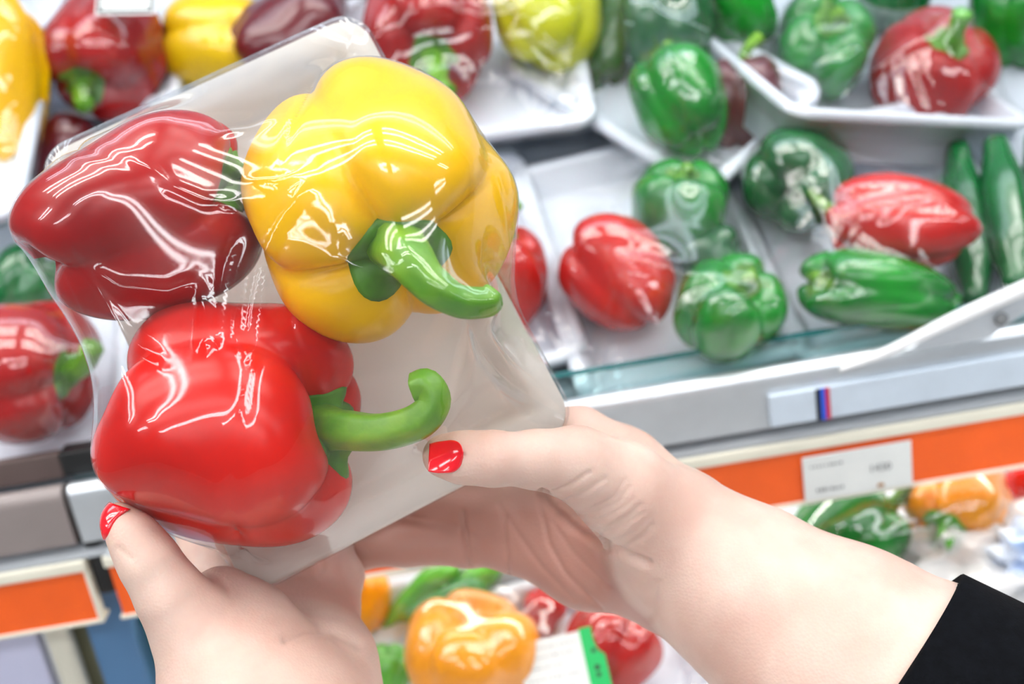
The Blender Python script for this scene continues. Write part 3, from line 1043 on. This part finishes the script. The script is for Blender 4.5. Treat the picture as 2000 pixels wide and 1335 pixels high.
def cucumber(label, pts, rpx, seed):
    W3 = [on_plane(x, y, h, OU, NU) for x, y, h in pts]
    me = tube_mesh('cucumber', [q[0] for q in W3], [rpx * k * W3[0][1] / FPX for k in (.55, 1, 1, .6)], 16, .03, 5)
    o = obj('cucumber', me, M['dgreen'])
    tag(o, label, 'cucumber', 'cucumbers at the right end of the shelf')
    return o


cucumber('dark green cucumber standing next to the sideways red pepper', [(1905, 590, .02), (1895, 500, .02), (1880, 390, .022), (1870, 290, .022)], 44, 1)
cucumber('brighter green cucumber at the right edge of the view', [(1985, 560, .03), (1975, 470, .03), (1960, 370, .032), (1945, 280, .032)], 46, 2)
cucumber('dark green cucumber half out of view at the right edge', [(2045, 540, .02), (2040, 450, .02), (2030, 350, .022), (2020, 270, .022)], 36, 3)

# ---- lower bin
def LP(*a_, **k):
    return on_deck_pepper(*a_, O=OL, N=NL, **k)


L1 = deck_tray('white foam tray under the orange pepper in the lower bin', 900, 1290, .075, .06, 0.02, O=OL, S=SL, N=NL, lift=.004, group='foam trays in the lower bin')
l1 = [LP('orange', 'large orange pepper under glaring film in the lower bin, below the hands', 925, 1285, 275, 240, 95, 20, 41, lift=.01, stem=False)]
stretch_film(L1, l1, 'filmbg', 48, iters=120, wrinkle=.016, seed=11)
for k, (x0, y0, x1, y1, c_) in enumerate(((770, 1200, 870, 1115, 'lgreen'), (800, 1205, 930, 1150, 'green'), (850, 1190, 960, 1110, 'lgreen'))):
    p0, t = on_plane((x0 + x1) / 2, (y0 + y1) / 2, .02, OL, NL)
    pepper(c_, ('pale green long pepper nearest the orange slice in the lower bin', 'mid green long pepper lying over two pale ones in the lower bin', 'pale green long pepper under the gripping fingers in the lower bin')[k],
           p0, unit(P(x1, y1, t) - P(x0, y0, t)), 74 * t / FPX, 175 * t / FPX, 50 + k, taper=.5, g=.1, gz=.05, pit=.05, pit2=0, nu=28, nv=24, name='long_pepper', group='long green peppers in the lower bin', stem_len=.5)
LP('orange', 'orange pepper glimpsed beside the left hand in the lower bin', 705, 1170, 120, 130, 90, 10, 44, lift=.005, nu=40, nv=28, stem=False)
L4 = deck_tray('white foam tray with a red pepper and a white label in the lower bin', 1170, 1290, .066, .06, 0.10, O=OL, S=SL, N=NL, lift=.004, group='foam trays in the lower bin')
l4 = [LP('shelfred', 'red pepper behind the white label in the lower bin', 1190, 1262, 200, 200, 60, 20, 45, lift=.01, stem=False),
      LP('red', 'small red pepper between the orange pepper and the label in the lower bin', 1068, 1195, 90, 90, 100, 10, 46, lift=.01, nu=36, nv=24, stem=False)]
stretch_film(L4, l4, 'filmbg', 48, iters=120, wrinkle=.016, seed=12)
LP('lgreen', 'light green pepper in the corner between the left hand and the orange pepper', 750, 1320, 110, 130, 60, 10, 47, lift=.004, nu=40, nv=28, stem=False)
# label with green band
lc, t = on_plane(1090, 1290, .062, OL, NL)
xl = unit(P(1150, 1245, t) - P(1015, 1275, t))
zl = unit(NL * .75 - CF * .6)
zl = unit(zl - xl * (zl @ xl))
yl = np.cross(zl, xl)
lb = tag(obj('price_label', None, None, None, frame(lc, xl, yl, zl)), 'white price label with a green band lying on the pack below the hands', 'label')
uu = t / FPX
obj('paper', box_mesh('paper', -75 * uu, 55 * uu, -110 * uu, 48 * uu, -.0004, 0), M['paper'], lb)
obj('green_band', box_mesh('green_band', 52 * uu, 92 * uu, -110 * uu, 52 * uu, -.0003, .0003), M['gstrip'], lb)
bv, bf = [], []
for k, (yy, s_) in enumerate(((5, 5), (-28, 6), (-42, 5), (-70, 6), (-85, 5))):
    i = len(bv)
    bv += [((72 + dx * s_) * uu, (yy + dy * s_) * uu, .0005) for dx, dy in ((-1, -.5), (0, -1), (1, -.4), (.8, .7), (-.6, 1))]
    bf.append(tuple(range(i, i + 5)))
tv, tf = [], []
rnd_ = random.Random(8)
for k, yy in enumerate((30, 12, -8, -30, -52)):
    x = -62
    while x < 38 - 14 * (k % 3):
        w2, h2 = rnd_.uniform(3, 8), rnd_.uniform(4, 7)
        i = len(tv)
        tv += [(a_ * uu, b2_ * uu, .0002) for a_, b2_ in ((x, yy), (x + w2, yy), (x + w2, yy + h2 * .35), (x, yy + h2 * .35))]
        tf.append((i, i + 1, i + 2, i + 3))
        x += w2 + rnd_.uniform(2, 6)
fp = obj('fine_print', new_mesh('fine_print', tv, tf, False), M['ink'], lb)
fp['kind'] = 'stuff'
pm = obj('print_marks', new_mesh('print_marks', bv, bf, False), M['blackplastic'], lb)
pm['kind'] = 'stuff'
L5 = deck_tray('white foam tray with green and orange peppers under the price tag', 1740, 1020, .095, .065, 0.0, O=OL, S=SL, N=NL, lift=.004, group='foam trays in the lower bin')
l5 = [LP('green', 'glossy green pepper under film in the lower bin beside the forearm', 1655, 1035, 205, 210, 30, 10, 48, lift=.01),
      LP('orange', 'orange pepper under the price tag in the lower bin', 1870, 985, 210, 240, 212, 48, 49, lift=.014, stem_mat='lgreen', calyx_mat='lgreen', stem_len=.3, calyx_r=.3)]
stretch_film(L5, l5, 'filmbg', 56, iters=140, wrinkle=.02, seed=13)
LP('red', 'red pepper at the right edge under the orange strip', 2010, 945, 90, 100, 90, 10, 50, lift=.01, nu=36, nv=24, stem=False)


# crinkled bag of foil wrapped produce
def crumple(name, c, X, Y, Z, ax, ay, az, n, seed, amp, m, parent=None):
    rnd = np.random.RandomState(seed)
    u = np.linspace(0, 2 * pi, n * 2, endpoint=False)[:, None]
    v = np.linspace(.03, pi - .03, n)[None, :]
    x, y, z = np.sin(v) * np.cos(u), np.sin(v) * np.sin(u), np.cos(v) + 0 * u
    d = np.zeros_like(z)
    for k in range(26):
        w_ = rnd.normal(size=3)
        w_ /= np.linalg.norm(w_)
        f_ = rnd.uniform(2.5, 9)
        s = (x * w_[0] + y * w_[1] + z * w_[2]) * f_ + rnd.uniform(0, 6)
        d += (1 - 2 * np.abs(np.sin(s))) / f_
    r = 1 + amp * d
    Pp = c + (x * r)[..., None] * X * ax + (y * r)[..., None] * Y * ay + (z * r)[..., None] * Z * az
    V = Pp.reshape(-1, 3)
    me = new_mesh(name, V, [tuple(reversed(f)) for f in grid_faces(2 * n, n, True)], False)
    uvl = me.uv_layers.new(name='UVMap')
    uu_ = np.stack([(u / 6.283 + 0 * v).reshape(-1), (v / 3.14 + 0 * u).reshape(-1)], -1)
    li = np.empty(len(me.loops), dtype=np.int32)
    me.loops.foreach_get('vertex_index', li)
    uvl.data.foreach_set('uv', uu_[li].astype(np.float32).reshape(-1))
    return obj(name, me, m, parent)


bc_, t = on_plane(1935, 1105, .03, OL, NL)
bag = tag(empty('produce_bag', bc_), 'crinkled clear bag with blue-white foil inside, behind the black cuff', 'bag')
crumple('wrap', np.zeros(3), np.array([1.0, 0, 0]), SL, NL, .082, .062, .045, 48, 3, .17, M['bag'], bag)
crumple('foil', np.array([.018, -.020, .012]), np.array([1.0, 0, 0]), SL, NL, .040, .026, .032, 24, 5, .2, M['bluefoil'], bag)

# ------------------------------------------------------------------ the held pack
Ac, Bc, Cc = P(694, 8, .466), P(1126, 818, .440), P(486, 1178, .422)
Dc = Ac + Cc - Bc
ctr = (Ac + Cc) / 2
ex = unit(Bc - Ac)
ey = unit((Cc - Bc) - ex * ((Cc - Bc) @ ex))
ez = np.cross(ex, ey)
if ez @ CF > 0:
    ey, ez = -ey, -ez
ha, hb_ = np.linalg.norm(Bc - Ac) / 2, abs((Cc - Bc) @ ey) / 2
HT = .022
tmw = frame(ctr - ez * HT, ex, ey, ez)
held = foam_tray('white foam tray held in both hands, wrapped with three peppers', tmw, ha, hb_, HT, .013, m='foam', lip=.011, slope=.010, drop=.008, flat=.14)

yp = pepper('yellow', 'large yellow pepper with curved green stalk in the held pack', P(735, 385, .405), img_dir(-64, 50), 530 * .405 / FPX, 505 * .405 / FPX,
            seed=101, n=4, g=.17, gz=.20, pit=.30, taper=.10, e=.70, nu=112, nv=80, uneven=.05, calyx_r=.235, calyx_star=.45, twist=.05, t0=.35,
            stem_w=[P(785, 480, .366), P(795, 500, .352), P(838, 553, .345), P(893, 588, .346), P(945, 590, .351), P(962, 577, .353)],
            stem_r=[v * .35 / FPX for v in (66, 48, 38, 32, 30, 27)])
rp = pepper('red', 'bright red pepper with hooked green stalk in the held pack', P(452, 815, .408), img_dir(-6, 4), 490 * .408 / FPX, 485 * .408 / FPX,
            seed=102, n=4, g=.17, gz=.16, pit=.30, taper=.10, e=.70, nu=112, nv=80, uneven=.05, calyx_r=.21, twist=.04, t0=.95,
            stem_w=[P(630, 838, .40), P(668, 838, .392), P(740, 842, .382), P(815, 822, .376), P(848, 785, .374), P(835, 752, .374), P(808, 757, .375)],
            stem_r=[v * .38 / FPX for v in (52, 40, 36, 35, 32, 30, 28)])
dp = pepper('dark', 'deep red pepper under cloudy film at the upper left of the held pack', P(276, 428, .406), img_dir(24, -8), 412 * .406 / FPX, 455 * .406 / FPX,
            seed=103, n=3, g=.20, gz=.16, pit=.30, taper=.22, e=.74, nu=96, nv=70, uneven=.06, calyx_r=.2, twist=.04, t0=2.2,
            stem_w=[P(415, 345, .418), P(425, 350, .414), P(452, 362, .414), P(480, 366, .418)], stem_r=[v * .42 / FPX for v in (34, 26, 22, 21)])
FOLDS = [
    ([(385, 540), (405, 600), (402, 650), (395, 705)], 13, .0011),
    ([(470, 440), (440, 520), (428, 600), (424, 690)], 9, .0008),
    ([(605, 350), (545, 430), (505, 520), (488, 610), (482, 690)], 12, .0011),
    ([(590, 370), (525, 440), (480, 530), (462, 620), (458, 700)], 7, .0006),
    ([(470, 350), (545, 352), (605, 335)], 9, .0007),
    ([(410, 262), (490, 250), (560, 215)], 11, .0010),
    ([(128, 478), (190, 560), (245, 650), (320, 705)], 10, .0010),
    ([(112, 490), (160, 590), (205, 690)], 7, .0006),
    ([(170, 520), (235, 560), (330, 570), (400, 545)], 13, .0010),
    ([(265, 305), (330, 365), (400, 395), (480, 400)], 14, .0011),
    ([(660, 410), (662, 470), (652, 560)], 6, .0005),
    ([(560, 600), (575, 660), (600, 720)], 7, .0006),
    ([(640, 610), (640, 690)], 6, .0005),
    ([(960, 320), (985, 420), (1000, 520)], 7, .0006),
    ([(930, 600), (975, 690), (1010, 760)], 7, .0005),
    ([(430, 1000), (460, 1060), (490, 1120)], 8, .0006),
]
stretch_film(held, [yp, rp, dp], 'film', 224, h=.080, iters=420, wrinkle=.004, seed=21, hull=.30, folds=FOLDS)


# ------------------------------------------------------------------ the shopper's hands: one implicit surface each
def sdf_eval(prims, lo, hi, res):
    n = np.ceil((hi - lo) / res).astype(int) + 1
    ax = [np.arange(n[i], dtype=np.float32) * res + lo[i] for i in range(3)]
    vol = np.full(tuple(n), 1.0, np.float32)
    groups = {}
    order = []
    for p in prims:
        if p['g'] not in groups:
            groups[p['g']] = []
            order.append(p['g'])
        groups[p['g']].append(p)
    X, Yg, Z = ax[0][:, None, None], ax[1][None, :, None], ax[2][None, None, :]

    def cap(p):
        a, b = p['a'].astype(np.float32), p['b'].astype(np.float32)
        ab = b - a
        L2 = float(ab @ ab) + 1e-12
        px_, py_, pz_ = X - a[0], Yg - a[1], Z - a[2]
        t = np.clip((px_ * ab[0] + py_ * ab[1] + pz_ * ab[2]) / L2, 0, 1)
        d = np.sqrt((px_ - t * ab[0]) ** 2 + (py_ - t * ab[1]) ** 2 + (pz_ - t * ab[2]) ** 2)
        return d - (p['ra'] + (p['rb'] - p['ra']) * t)

    def smin(a, b, k):
        h_ = np.maximum(k - np.abs(a - b), 0) / k
        return np.minimum(a, b) - h_ * h_ * k * .25
    for gname in order:
        gv = None
        for p in groups[gname]:
            d = cap(p)
            gv = d if gv is None else smin(gv, d, p.get('k', .004))
        vol = smin(vol, gv, groups[gname][0].get('gk', .006))
    return vol


def surface_nets(vol, lo, res):
    ins = vol < 0
    nx, ny, nz = vol.shape
    c = np.zeros((nx - 1, ny - 1, nz - 1), np.int8)
    for i in (0, 1):
        for j in (0, 1):
            for k in (0, 1):
                c += ins[i:nx - 1 + i, j:ny - 1 + j, k:nz - 1 + k]
    act = np.argwhere((c > 0) & (c < 8))
    idx = -np.ones(c.shape, np.int64)
    idx[tuple(act.T)] = np.arange(len(act))
    acc = np.zeros((len(act), 3))
    cnt = np.zeros(len(act))
    cor = [(i, j, k) for i in (0, 1) for j in (0, 1) for k in (0, 1)]
    for p in range(8):
        for q in range(p + 1, 8):
            A, B = np.array(cor[p]), np.array(cor[q])
            if np.abs(A - B).sum() != 1:
                continue
            va = vol[tuple((act + A).T)]
            vb = vol[tuple((act + B).T)]
            m = (va < 0) != (vb < 0)
            t = va[m] / (va[m] - vb[m])
            acc[m] += A + t[:, None] * (B - A)
            cnt[m] += 1
    V = (act + acc / cnt[:, None]) * res + lo
    Fc = []
    for axn in range(3):
        sl0 = [slice(None)] * 3
        sl1 = [slice(None)] * 3
        sl0[axn] = slice(0, -1)
        sl1[axn] = slice(1, None)
        a, b = ins[tuple(sl0)], ins[tuple(sl1)]
        e = np.argwhere(a != b)
        o1, o2 = [k for k in range(3) if k != axn]
        e = e[(e[:, o1] > 0) & (e[:, o2] > 0) & (e[:, o1] < vol.shape[o1] - 1) & (e[:, o2] < vol.shape[o2] - 1)]
        sgn = a[tuple(e.T)]
        qs = []
        for d1, d2 in ((-1, -1), (0, -1), (0, 0), (-1, 0)):
            f = e.copy()
            f[:, o1] += d1
            f[:, o2] += d2
            qs.append(idx[tuple(f.T)])
        q = np.stack(qs, 1)
        flip = sgn if axn != 1 else ~sgn
        q[~flip] = q[~flip][:, ::-1]
        Fc.append(q)
    return V, np.vstack(Fc)


def chain(g, pts, k=.004, gk=.006):
    """tapered limb through (px, py, depth, radius_px) joints."""
    out = []
    for (x0, y0, d0, r0), (x1, y1, d1, r1) in zip(pts[:-1], pts[1:]):
        out.append(dict(g=g, a=P(x0, y0, d0), b=P(x1, y1, d1), ra=r0 * d0 / FPX, rb=r1 * d1 / FPX, k=k, gk=gk))
    return out


def body_mesh(name, prims, res, creases=(), palm=None):
    pts = np.array([p['a'] for p in prims] + [p['b'] for p in prims])
    rmax = max(max(p['ra'], p['rb']) for p in prims)
    lo, hi = pts.min(0) - rmax - .006, pts.max(0) + rmax + .006
    # trim the box to the real extent
    lo = np.min([np.minimum(p['a'] - p['ra'], p['b'] - p['rb']) for p in prims], 0) - .006
    hi = np.max([np.maximum(p['a'] + p['ra'], p['b'] + p['rb']) for p in prims], 0) + .006
    vol = sdf_eval(prims, lo, hi, res)
    V, Fc = surface_nets(vol, lo, res)
    me = new_mesh(name, V, Fc)
    nrm = np.empty(len(V) * 3)
    me.vertices.foreach_get('normal', nrm)
    nrm = nrm.reshape(-1, 3)
    px, z = proj(V)
    facing = -(nrm * unit_rows(V - CAM)).sum(1)
    dis = np.zeros(len(V))
    for cr_ in creases:
        line, wpx, dep = cr_[:3]
        dmin, dmax = cr_[3] if len(cr_) > 3 else (0, 9)
        dd = polyline_dist(px, line)
        ok = (facing > 0.05) & (z > dmin) & (z < dmax)
        dis += np.where(ok, dep * np.exp(-(dd / wpx) ** 2), 0)
    V = V - nrm * dis[:, None]
    me.vertices.foreach_set('co', V.reshape(-1))
    me.update()
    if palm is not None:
        # ruddier palm skin, darkened further to paint in the palm's shade
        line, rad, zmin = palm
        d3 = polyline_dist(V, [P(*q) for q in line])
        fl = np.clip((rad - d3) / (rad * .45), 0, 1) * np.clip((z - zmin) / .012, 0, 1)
        at = me.attributes.new('palm_flush_shade', 'FLOAT', 'POINT')
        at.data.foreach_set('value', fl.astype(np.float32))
    return me


def unit_rows(v):
    return v / np.linalg.norm(v, axis=1)[:, None]


person = tag(empty('person', P(1000, 1500, .30)), 'person with red nail polish and a black sleeve, holding up a wrapped tray of peppers', 'person')


def pchild(name, me, m, parent=person):
    o = obj(name, me, m, parent)
    mw = Matrix.Identity(4)
    q = parent
    chain_ = []
    while q is not None:
        chain_.append(q.matrix_basis)
        q = q.parent
    for b_ in reversed(chain_):
        mw = mw @ b_
    o.matrix_basis = mw.inverted()
    return o


# right hand: thumb over the tray, fingers behind it
RH = []
RH += chain('palm', [(1275, 1150, .452, 66), (1140, 1112, .470, 64), (1010, 1063, .480, 56)], k=.012)
RH += chain('palm', [(1285, 1090, .452, 62), (995, 1010, .480, 54)], k=.012)
RH += chain('palm', [(1300, 1040, .452, 66), (1010, 950, .478, 54)], k=.012)
RH += chain('palm', [(1310, 1000, .448, 70), (1220, 915, .452, 68), (1132, 852, .458, 56)], k=.012)
RH += chain('palm', [(1310, 1025, .428, 84), (1215, 955, .412, 82), (1125, 905, .402, 62)], k=.012)
RH += chain('arm', [(1330, 1075, .432, 132), (1450, 1152, .426, 172), (1640, 1290, .414, 230), (1830, 1420, .402, 275), (2000, 1530, .392, 300)], k=.004, gk=.022)
RH += chain('thumb', [(1130, 905, .400, 62), (1050, 897, .392, 55), (960, 895, .386, 51), (905, 893, .387, 48), (868, 890, .390, 43)], k=.004, gk=.010)
RH += chain('pinky', [(1000, 1058, .480, 50), (915, 1058, .485, 47), (790, 1060, .488, 43), (700, 1078, .488, 33), (660, 1087, .487, 20)], gk=.006)
RH += chain('ring', [(990, 1005, .474, 48), (870, 975, .488, 44), (740, 955, .492, 40), (650, 960, .490, 32)], gk=.004)
RH += chain('middle', [(1005, 948, .478, 50), (860, 915, .492, 46), (720, 890, .496, 42), (610, 885, .494, 33)], gk=.004)
RH += chain('index', [(1132, 855, .458, 54), (1000, 830, .482, 46), (870, 820, .494, 43), (770, 815, .494, 33)], gk=.006)
rc = [
    ([(1058, 964), (1072, 985), (1120, 1030), (1200, 1075), (1262, 1100)], 8, .0026),
    ([(903, 1000), (908, 1040), (917, 1105)], 5, .0016),
    ([(985, 1010), (988, 1060), (995, 1122)], 4, .0009),
    ([(975, 985), (1010, 1040), (1060, 1110), (1120, 1170)], 5, .0005),
    ([(1055, 985), (1072, 1060), (1105, 1120), (1175, 1190)], 5, .0008),
    ([(1080, 1020), (1120, 1080), (1190, 1145)], 5, .0004),
    ([(1268, 1205), (1280, 1180), (1282, 1140)], 9, .0009),
    ([(1065, 965), (1110, 950), (1150, 922)], 4.5, .0008),
    ([(1085, 985), (1130, 968), (1180, 935)], 4.5, .0006),
    ([(955, 862), (958, 895), (952, 925)], 4, .0002),
    ([(972, 868), (974, 900), (970, 930)], 4, .0002),
]
_r = random.Random(5)
for k in range(7):
    q = lambda v: v + _r.uniform(-5, 5)
    rc.append(([(q(1090 + 15 * k), q(1002 + 12 * k)), (q(1150 + 13 * k), q(992 + 12 * k)), (q(1200 + 10 * k), q(966 + 13 * k)), (q(1225 + 9 * k), q(938 + 15 * k))], _r.uniform(3.5, 6), _r.uniform(.0003, .00058)))
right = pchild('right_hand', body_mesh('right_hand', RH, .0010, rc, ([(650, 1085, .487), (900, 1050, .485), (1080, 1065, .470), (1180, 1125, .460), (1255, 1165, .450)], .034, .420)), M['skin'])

# left hand: thumb at the lower left edge, palm and fingers below and behind the tray
LH = []
LH += chain('thumb', [(233, 1013, .388, 33), (262, 1050, .386, 43), (292, 1098, .386, 53), (335, 1165, .388, 62), (380, 1225, .392, 78)], k=.006, gk=.012)
LH += chain('palm', [(380, 1225, .392, 78), (470, 1345, .396, 140), (540, 1480, .396, 175)], k=.015)
LH += chain('palm', [(428, 1162, .412, 55), (475, 1225, .412, 82), (545, 1345, .408, 118)], k=.012)
LH += chain('palm', [(545, 1180, .452, 62), (620, 1300, .432, 86), (625, 1420, .420, 100)], k=.012)
LH += chain('palm', [(640, 1190, .458, 56), (650, 1300, .428, 64), (640, 1420, .420, 90)], k=.012)
LH += chain('arm', [(560, 1480, .398, 190), (640, 1700, .380, 220), (720, 1900, .360, 250)], k=.006, gk=.02)
LH += chain('index', [(440, 1170, .440, 48), (400, 1090, .470, 44), (370, 990, .482, 40), (360, 900, .482, 32)], gk=.005)
LH += chain('middle', [(530, 1180, .456, 52), (500, 1080, .478, 46), (475, 980, .486, 42), (465, 890, .486, 33)], gk=.005)
LH += chain('ring', [(590, 1175, .460, 48), (575, 1085, .480, 42), (555, 1000, .486, 38), (545, 930, .485, 30)], gk=.004)
LH += chain('pinky', [(655, 1190, .458, 48), (668, 1125, .468, 40), (650, 1060, .480, 34), (635, 1005, .482, 26)], gk=.004)
lc_ = [
    ([(560, 1246), (600, 1230), (650, 1232), (700, 1256)], 10, .0012),
    ([(232, 1070), (256, 1090)], 6, .0004),
    ([(398, 1112), (430, 1125), (450, 1160)], 7, .0004),
]
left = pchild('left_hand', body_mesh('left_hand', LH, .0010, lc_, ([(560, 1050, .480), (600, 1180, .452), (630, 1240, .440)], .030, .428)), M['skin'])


# nails: curved plates lying on the thumbs
def nail(hand, c, n, l, wid, ln, label, tipflat=.5):
    me = hand.data
    bvh = BVHTree.FromPolygons([v.co[:] for v in me.vertices], [tuple(p.vertices) for p in me.polygons])
    n, l = unit(n), np.asarray(l, float)
    l = unit(l - n * (l @ n))
    s = np.cross(n, l)
    nu_, nv_ = 17, 21
    top, fit = [], []
    h0 = bvh.ray_cast(Vector(c + n * .02), Vector(-n), .06)
    s0 = (np.array(h0[0]) - c) @ n
    for i in range(nu_):
        for j in range(nv_):
            a, b = -1 + 2 * i / (nu_ - 1), -1 + 2 * j / (nv_ - 1)
            # square on the free edge, rounded at the cuticle
            half = wid / 2 * ((1 - .10 * max(b, 0) ** 4) if b > 0 else math.sqrt(max(1 - (abs(b)) ** 2.6, .02)))
            q = c + l * (b * ln / 2) + s * (a * half)
            h = bvh.ray_cast(Vector(q + n * .02), Vector(-n), .06)
            p = np.array(h[0]) if h[0] is not None else np.array(bvh.find_nearest(Vector(q))[0])
            sv = (p - q) @ n
            fit.append((a, b, sv))
            top.append(q)
    fit = np.array(fit)
    ok = (fit[:, 2] > s0 - .0028) & (np.abs(fit[:, 1]) < .9)
    basis = lambda t: np.stack([np.ones(len(t)), t[:, 0], t[:, 1], t[:, 0] ** 2, t[:, 1] ** 2, t[:, 0] * t[:, 1]], 1)
    co_, *_ = np.linalg.lstsq(basis(fit[ok]), fit[ok, 2], rcond=None)
    sm = basis(fit) @ co_
    top = [q + n * (v + .0009) for q, v in zip(top, sm)]
    top = np.array(top)
    # smooth the plate so that it arches evenly
    g_ = top.reshape(nu_, nv_, 3)
    for _ in range(2):
        g2 = g_.copy()
        g2[1:-1, 1:-1] = .5 * g_[1:-1, 1:-1] + .125 * (g_[2:, 1:-1] + g_[:-2, 1:-1] + g_[1:-1, 2:] + g_[1:-1, :-2])
        g_ = g2
    top = g_.reshape(-1, 3)
    V = np.vstack([top, top - n * .0012])
    N_ = nu_ * nv_
    Fc = grid_faces(nu_, nv_) + [tuple(reversed(f)) for f in grid_faces(nu_, nv_, False, N_)]
    rim = [(i, 0) for i in range(nu_)] + [(nu_ - 1, j) for j in range(1, nv_)] + [(i, nv_ - 1) for i in range(nu_ - 2, -1, -1)] + [(0, j) for j in range(nv_ - 2, 0, -1)]
    rim = [i * nv_ + j for i, j in rim]
    for k in range(len(rim)):
        a, b = rim[k], rim[(k + 1) % len(rim)]
        Fc.append((b, a, N_ + a, N_ + b))
    me = new_mesh('thumbnail', V, Fc)
    bm = bmesh.new()
    bm.from_mesh(me)
    bmesh.ops.recalc_face_normals(bm, faces=bm.faces)
    bm.to_mesh(me)
    bm.free()
    o = pchild('thumbnail', me, M['nail'], hand)
    o['label'] = label
    return o


nail(right, P(869, 878, .368), img_dir(85, 74), -CR, 66 * .37 / FPX, 70 * .37 / FPX, 'red painted nail')
nail(left, P(210, 1018, .385), img_dir(158, 30), P(205, 985, .385) - P(228, 1045, .387), 68 * .385 / FPX, 72 * .385 / FPX, 'red painted nail')


# black sleeve on the right forearm, with a folded cuff
def sleeve(name, stations, thick, m, parent):
    """rings (px, py, d, r_px) around the arm axis, closed by an inner wall."""
    C = np.array([P(*s_[:3]) for s_ in stations])
    R_ = np.array([s_[3] * s_[2] / FPX for s_ in stations])
    T = np.gradient(C, axis=0)
    T = unit_rows(T)
    ns = 48
    V = []
    for layer in (0, 1):
        for i in range(len(C)):
            n_ = unit(np.cross(T[i], [0, 0, 1]))
            b_ = np.cross(T[i], n_)
            for k in range(ns):
                a = 2 * pi * k / ns
                r = R_[i] - layer * thick
                r *= 1 + .012 * sin(3 * a + i) + .008 * sin(7 * a - 2 * i)
                V.append(C[i] + r * (cos(a) * n_ + sin(a) * b_))
    nst = len(C)
    Fc = []
    for i in range(nst - 1):
        for k in range(ns):
            k2 = (k + 1) % ns
            Fc.append((i * ns + k, i * ns + k2, (i + 1) * ns + k2, (i + 1) * ns + k))
            o_ = nst * ns
            Fc.append((o_ + i * ns + k2, o_ + i * ns + k, o_ + (i + 1) * ns + k, o_ + (i + 1) * ns + k2))
    for i in (0, nst - 1):
        for k in range(ns):
            k2 = (k + 1) % ns
            o_ = nst * ns
            q = (i * ns + k, i * ns + k2, o_ + i * ns + k2, o_ + i * ns + k)
            Fc.append(q if i else tuple(reversed(q)))
    me = new_mesh(name, V, Fc)
    bm = bmesh.new()
    bm.from_mesh(me)
    bmesh.ops.recalc_face_normals(bm, faces=bm.faces)
    bm.to_mesh(me)
    bm.free()
    return pchild(name, me, m, parent)


slv = sleeve('sleeve', [(1885, 1455, .398, 284), (1935, 1488, .395, 308), (2020, 1543, .391, 322), (2160, 1630, .383, 340)], .003, M['black'], person)
slv['label'] = 'black knit sleeve'
cf = sleeve('cuff', [(1718, 1344, .409, 259), (1722, 1347, .4088, 269), (1732, 1354, .408, 276), (1790, 1393, .404, 287), (1850, 1433, .400, 297), (1892, 1460, .398, 302), (1902, 1467, .397, 294)], .004, M['black'], slv)

for o in list(sc.objects):
    if 'dims' in o:
        del o['dims']
